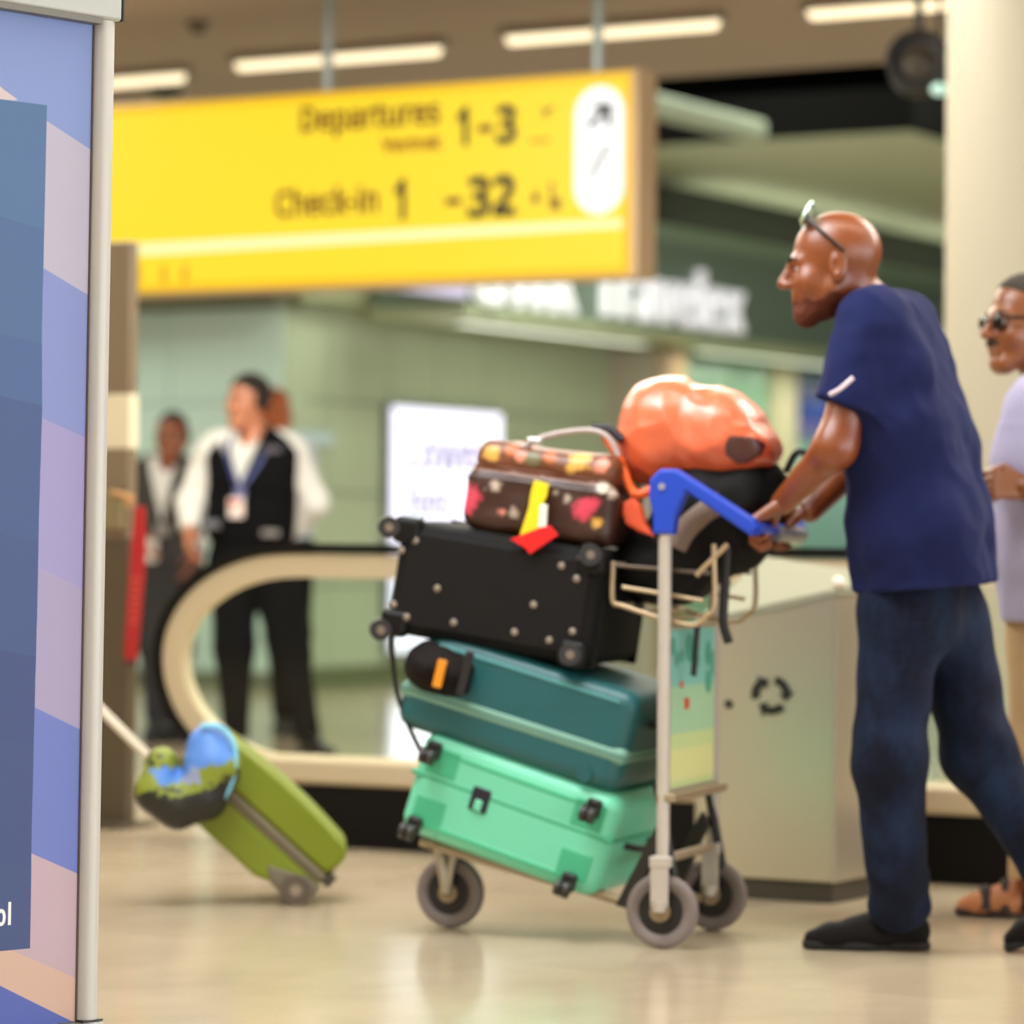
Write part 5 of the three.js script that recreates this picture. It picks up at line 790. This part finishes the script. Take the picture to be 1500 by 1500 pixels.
// ---- the second man, at the right edge
{
  const A = at, D = 9.25, side = V(-0.3, 0, 0.954), sh = x => x;
  const nS = A(1533, 600, 9.08), fS = A(1556, 596, 9.42), nE = A(1556, 730, 9.04), nW = A(1500, 714, 9.0), fE = A(1575, 735, 9.5), fW = A(1560, 850, 9.42);
  const st = [A(1552, 905, D), A(1548, 800, D), A(1540, 680, D), A(1542, 620, D), A(1540, 590, D)];
  const heel = floorAt(1538, 1343), toe = floorAt(1404, 1341), h2 = floorAt(1640, 1326), t2 = floorAt(1520, 1324);
  const nHip = A(1535, 935, 9.18), fHip = A(1560, 935, 9.34), nK = A(1525, 1110, 9.18), fK = A(1580, 1105, 9.36), nA = A(1520, 1290, 9.2), fA = A(1615, 1285, 9.4);
  const lilac = M(0xa9a3c0, 0.85), tan = M(0xb99a72, 0.85), strapM = M(0x8a5a32, 0.6);
  const P = person({ label: 'man with short grey hair, sunglasses, moustache and lilac T-shirt at the right edge', base: A(1545, 1340, 9.25), skin: 0x82481f, headSize: 1.06, fwd: V(-0.93, -0.02, 0.37), neckR: 0.06, J: { head: A(1502, 475, D), neck: A(1530, 552, D) },
    hands: [handShape(nW, A(1470, 710, 8.99).sub(nW), V(0, -0.2, -1), V(0, 1, 0), 1.25), handShape(fW, V(-0.1, -1, 0), V(-1, 0, 0), V(-0.3, 0, 1), 0.4)],
    torso: [[st[0], st[1], side, 0.08, 0.09, 0.15, 0.15], [st[1], st[2], side, 0.09, 0.12, 0.15, 0.135], [st[2], st[3], side, 0.12, 0.14, 0.135, 0.11], [st[3], st[4], side, 0.14, 0.13, 0.11, 0.08]],
    arms: [[nS, nE, nW, 0.06, 0.05, 0.034], [fS, fE, fW, 0.058, 0.048, 0.03]], legs: [[nHip, nK, nA, 0.105, 0.088, 0.08], [fHip, fK, fA, 0.105, 0.088, 0.08]],
    hair: { grow: 0.0035, color: 0x352d25, keep: (x, y, z) => Math.max(0.088 + 0.5 * (z - 0.06) - y - 0.9 * clamp(0.02 - z, 0, 0.11), -y - 0.03) }, brow: 0x2a221a,
    shirt: { sleeveR: [0.088, 0.09], ends: [[A(1548, 684, 9.06), V(0, -1, 0)], [A(1566, 684, 9.46), V(0, -1, 0)]], fold: (x, y, z) => 0.009 * noise(x * 8, y * 8, z * 8) + 0.004 * noise(x * 20, y * 14, z * 20), hem: plane(A(1550, 910, D), V(0, -1, 0)), mat: lilac },
    trousers: { hip: [A(1550, 830, D), A(1550, 930, D), 0.07, 0.12, 0.12], ends: [[A(1520, 1286, 9.2), V(0, -1, 0)], [A(1615, 1280, 9.4), V(0, -1, 0)]], waist: plane(A(1550, 830, D), V(0, 1, 0)), fold: (x, y, z) => 0.007 * noise(x * 10, y * 7, z * 10), mat: tan, label: 'beige trousers' },
    shoes: [[heel, toe, M(0xa8683a, 0.6), M(0x2a140a, 0.7)], [h2, t2, M(0xa8683a, 0.6), M(0x2a140a, 0.7)]] });
  const n = toe.clone().sub(heel), at2 = (u, h) => heel.clone().addScaledVector(n, u).add(V(0, h, 0)), s2 = V(0, 1, 0).cross(n).normalize();
  for (const [u, h] of [[0.72, 0.07], [0.5, 0.09], [0.28, 0.1]]) { const a = at2(u, 0.015).addScaledVector(s2, 0.055), b = at2(u - 0.02, h), c = at2(u, 0.015).addScaledVector(s2, -0.055); part('sandal_strap', P.place(tube([a, a.clone().lerp(b, 0.5).add(V(0, 0.018, 0)), b, c.clone().lerp(b, 0.5).add(V(0, 0.018, 0)), c], 0.017, 30, false, 8)), M(0x1f100a, 0.7), P.t); }
  const H = P.H, mo = tube([H.L(0.026, -0.053, 0.094), H.L(0.012, -0.047, 0.104), H.L(-0.012, -0.047, 0.104), H.L(-0.026, -0.053, 0.094)], 0.0055 * H.s, 16, false, 8); part('moustache', P.place(mo), M(0x35271c, 0.85), P.t);
  const o = H.L(0, 0.005, 0.1), g = thing('sunglasses', 'dark sunglasses worn by the man at the right edge', 'sunglasses', o), rel = v => v.sub(o), blk = M(0x0d0b0a, 0.2), fr = [];
  for (const s of [1, -1]) { const c = H.L(s * 0.034, 0.003, 0.101), lg = new THREE.SphereGeometry(0.027 * H.s, 20, 14); lg.scale(1, 0.75, 0.2); lg.applyMatrix4(new THREE.Matrix4().makeBasis(H.x, H.y, H.z)); lg.translate(c.x - o.x, c.y - o.y, c.z - o.z); part('lens', lg, blk, g);
    part('temple_arm', tube([rel(H.L(s * 0.06, 0.012, 0.096)), rel(H.L(s * 0.085, 0.012, 0.05)), rel(H.L(s * 0.088, 0.01, -0.01))], 0.005, 20, false, 8), blk, g); }
  part('bridge', rod(rel(H.L(0.012, 0.01, 0.115)), rel(H.L(-0.012, 0.01, 0.115)), 0.004), blk, g);
}
// ---- the guards behind the balustrade
function guard(o) {
  const D = o.d, A = (x, y, e = 0) => at(x, y, D + e), side = o.side || V(1, 0, 0.05).normalize(), px = 5000 / D;
  const c = o.cx, sy = o.shoulderY, hy = o.hipY, w = o.shoulderW / 2 / px;
  const st = [A(c, hy), A(c, lerp(hy, sy, 0.3)), A(c, lerp(hy, sy, 0.65)), A(c, lerp(hy, sy, 0.86)), A(c, sy + 0.03 * px)];
  const tor = [[st[0], st[1], side, 0.075, 0.075, 0.115, 0.115], [st[1], st[2], side, 0.075, w - 0.115, 0.115, 0.12], [st[2], st[3], side, w - 0.115, w - 0.07, 0.12, 0.1], [st[3], st[4], side, w - 0.07, w - 0.08, 0.1, 0.065]];
  const feet = o.feet.map(([hx, hyy, tx, ty]) => [floorAt(hx, hyy), floorAt(tx, ty)]), V_ = V(0, -1, 0);
  const legs = o.legs.map((l, i) => [A(...l[0]), A(...l[1]), A(...l[2]), 0.118, 0.09, 0.06]);
  const arms = o.arms.map(a => [A(...a[0]), A(...a[1]), A(...a[2]), 0.052, 0.043, 0.028]);
  const hands = arms.map((a, i) => { const dir = a[2].clone().sub(a[1]).normalize(); if (o.handDir && o.handDir[i]) dir.fromArray(o.handDir[i]).normalize(); return handShape(a[2], dir, V(i ? -1 : 1, 0, 0.1), V(0, 0, 1), 0.35); });
  const vOpen = o.vest && (() => { const vb = A(o.vest.x, o.vest.y), top = A(o.vest.x, sy), ww = o.vest.w / 2 / px; return (x, y, z) => { const u = (y - vb.y) / (top.y - vb.y); return z < vb.z - 0.02 ? 1 : Math.abs(x - vb.x) - ww * Math.max(u, -0.05); }; })();
  const fold = (x, y, z) => 0.006 * noise(x * 9, y * 9, z * 9) + 0.003 * noise(x * 22, y * 22, z * 22);
  return person({ label: o.label, base: V(st[0].x, 0, st[0].z), cell: 1.35, collarDrop: V(o.fwd.x * 0.02, -0.022, 0.03), skin: o.skin, headSize: o.headSize || 1, fwd: o.fwd, neckR: 0.056, J: { head: A(...o.head), neck: A(...o.neck) }, hands, torso: tor, arms, legs, hair: o.hair, brow: o.brow,
    shirt: { long: true, sleeveR: [0.07, 0.064, 0.046], ends: arms.map(a => cuff(a[1], a[2], 0.9)), fold, hem: plane(A(c, o.vest ? o.vest.hem - 5 : hy + 4), V(0, -1, 0)), mat: o.shirtMat, label: o.shirtLabel, collar: [A(o.neck[0], o.neck[1] - 3), V(o.fwd.x * 0.55, 0.75, o.fwd.z * 0.55).normalize(), A(o.neck[0], o.neck[1] + 16), V(0, -1, 0)],
      vest: o.vest && { hem: plane(A(c, o.vest.hem), V(0, -1, 0)), open: vOpen, arms: arms.map(a => cap(a[0].clone().add(V(0, 0.09, 0)), a[0].clone().lerp(a[1], 0.5), o.vest.arm || 0.095)), mat: o.vest.mat } },
    trousers: { hip: [A(c, hy - 14), A(c, hy + 24), 0.075, 0.112, 0.115], ends: legs.map(l => [l[2].clone().add(V(0, -0.02, 0)), V_]), waist: plane(A(c, o.vest ? o.vest.hem - 12 : hy - 6), V(0, 1, 0)), fold, mat: o.trouserMat },
    shoes: feet.map(f => [f[0], f[1], M(0x0c0b0b, 0.4), M(0x080808, 0.6)]) });
}
const shirtWhite = M(0xd2d2ce, 0.8), dark = M(0x050508, 0.9, 0, { specularIntensity: 0.3 });
{
  const D = 15.9, px = 5000 / D, P = guard({ label: 'guard in white shirt, black vest and blue lanyard standing behind the balustrade', d: D, cx: 367, shoulderY: 642, hipY: 805, shoulderW: 134, skin: 0xb87452, headSize: 1.03,
    head: [364, 590], neck: [372, 640], fwd: V(-0.72, 0.02, 0.69),
    hair: { grow: 0.009, color: 0x1a120c, keep: (x, y, z) => Math.max(0.06 + 0.6 * (z - 0.05) - y - (z < 0.02 ? 0.06 : 0), -y - 0.05) },
    arms: [[[307, 664], [279, 735, -0.02], [277, 780, -0.12]], [[431, 662], [461, 736, 0.03], [428, 780, 0.1]]],
    legs: [[[343, 830], [343, 950, -0.03], [346, 1076]], [[399, 830], [425, 955, -0.03], [452, 1084, -0.05]]], feet: [[352, 1113, 318, 1124], [446, 1110, 486, 1116]],
    shirtMat: shirtWhite, vest: { x: 352, y: 716, w: 62, hem: 792, mat: M(0x050507, 0.85, 0, { specularIntensity: 0.3 }) }, trouserMat: dark, shirtLabel: 'white long-sleeved shirt' });
  const A = (x, y, e) => at(x, y, D + e), pl = g => P.place(g), blue = M(0x24306e, 0.6);
  part('lanyard', pl(tube([A(338, 638, -0.06), A(333, 660, -0.125), A(340, 690, -0.165), A(349, 716, -0.175)], 0.012, 30, false, 6)), blue, P.t); part('lanyard', pl(tube([A(394, 640, -0.05), A(385, 668, -0.13), A(366, 698, -0.165), A(351, 716, -0.175)], 0.009, 30, false, 6)), M(0x55609a, 0.6), P.t);
  const bd = (x, y, w, h, e, mat, name) => { const g = new RoundedBoxGeometry(w / px, h / px, 0.012, 2, 0.005), p = A(x, y, e); g.translate(p.x, p.y, p.z); return part(name, pl(g), mat, P.t); };
  bd(351, 724, 16, 14, -0.17, M(0x707098, 0.5), 'badge_holder'); bd(346, 744, 22, 28, -0.172, M(0xe6d6d0, 0.5), 'badge'); bd(343, 738, 12, 10, -0.18, M(0xc9705c, 0.5), 'badge_photo');
  bd(399, 660, 26, 14, -0.125, M(0x4a4650, 0.6), 'chest_patch'); bd(311, 768, 22, 12, -0.16, M(0x6a6c74, 0.4, 0.4), 'belt_clip'); bd(396, 781, 26, 9, -0.14, M(0x8a8684, 0.4, 0.4), 'belt_buckle');
}
{
  const D = 17.6, px = 5000 / D, grey = M(0x33312d, 0.85), P = guard({ label: 'guard in grey waistcoat and white shirt beside the brown totem', d: D, cx: 243, shoulderY: 680, hipY: 808, shoulderW: 92, skin: 0x8a4a28, headSize: 1.0,
    head: [252, 640], neck: [250, 682], fwd: V(-0.2, -0.02, 0.97), hair: { grow: 0.004, color: 0x1c120c, keep: (x, y, z) => Math.max(0.075 + 0.4 * (z - 0.05) - y - (z < 0.01 ? 0.07 : 0), -y - 0.03) },
    arms: [[[200, 698], [192, 755, 0.02], [206, 790, -0.12]], [[284, 698], [290, 760, 0.02], [284, 808, -0.06]]], legs: [[[228, 830], [228, 940], [230, 1056]], [[258, 830], [258, 945], [258, 1056]]], feet: [[232, 1080, 222, 1090], [258, 1080, 266, 1090]],
    shirtMat: shirtWhite, vest: { arm: 0.05, x: 240, y: 768, w: 40, hem: 815, mat: grey }, trouserMat: M(0x2b2b2c, 0.85) });
  const bd = (x, y, w, h, e, mat, name) => { const g = new RoundedBoxGeometry(w / px, h / px, 0.02, 2, 0.008), p = at(x, y, D + e); g.translate(p.x, p.y, p.z); return part(name, P.place(g), mat, P.t); };
  bd(222, 806, 18, 34, -0.2, M(0xd6d4cc, 0.5), 'white_pouch'); bd(237, 777, 20, 16, -0.17, M(0x8a8480, 0.4, 0.3), 'belt_buckle');
}
guard({ label: 'person with ginger face mostly hidden behind the guard with the lanyard', d: 18.0, cx: 404, shoulderY: 650, hipY: 790, shoulderW: 96, skin: 0xb0581c, head: [404, 605], neck: [404, 650], fwd: V(0.5, 0, 0.86), hair: { grow: 0.004, color: 0x8a4a1c, keep: (x, y, z) => Math.max(0.07 + 0.4 * (z - 0.05) - y - (z < 0.01 ? 0.06 : 0), -y - 0.03) },
  arms: [[[364, 668], [358, 730], [362, 775, -0.05]], [[444, 668], [448, 730], [436, 775, -0.05]]], legs: [[[412, 815], [414, 930], [416, 1046]], [[428, 815], [430, 930], [432, 1046]]], feet: [[416, 1068, 414, 1080], [432, 1068, 440, 1080]], shirtMat: M(0xcdd6e0, 0.8), trouserMat: dark });

renderer.render(scene, camera);
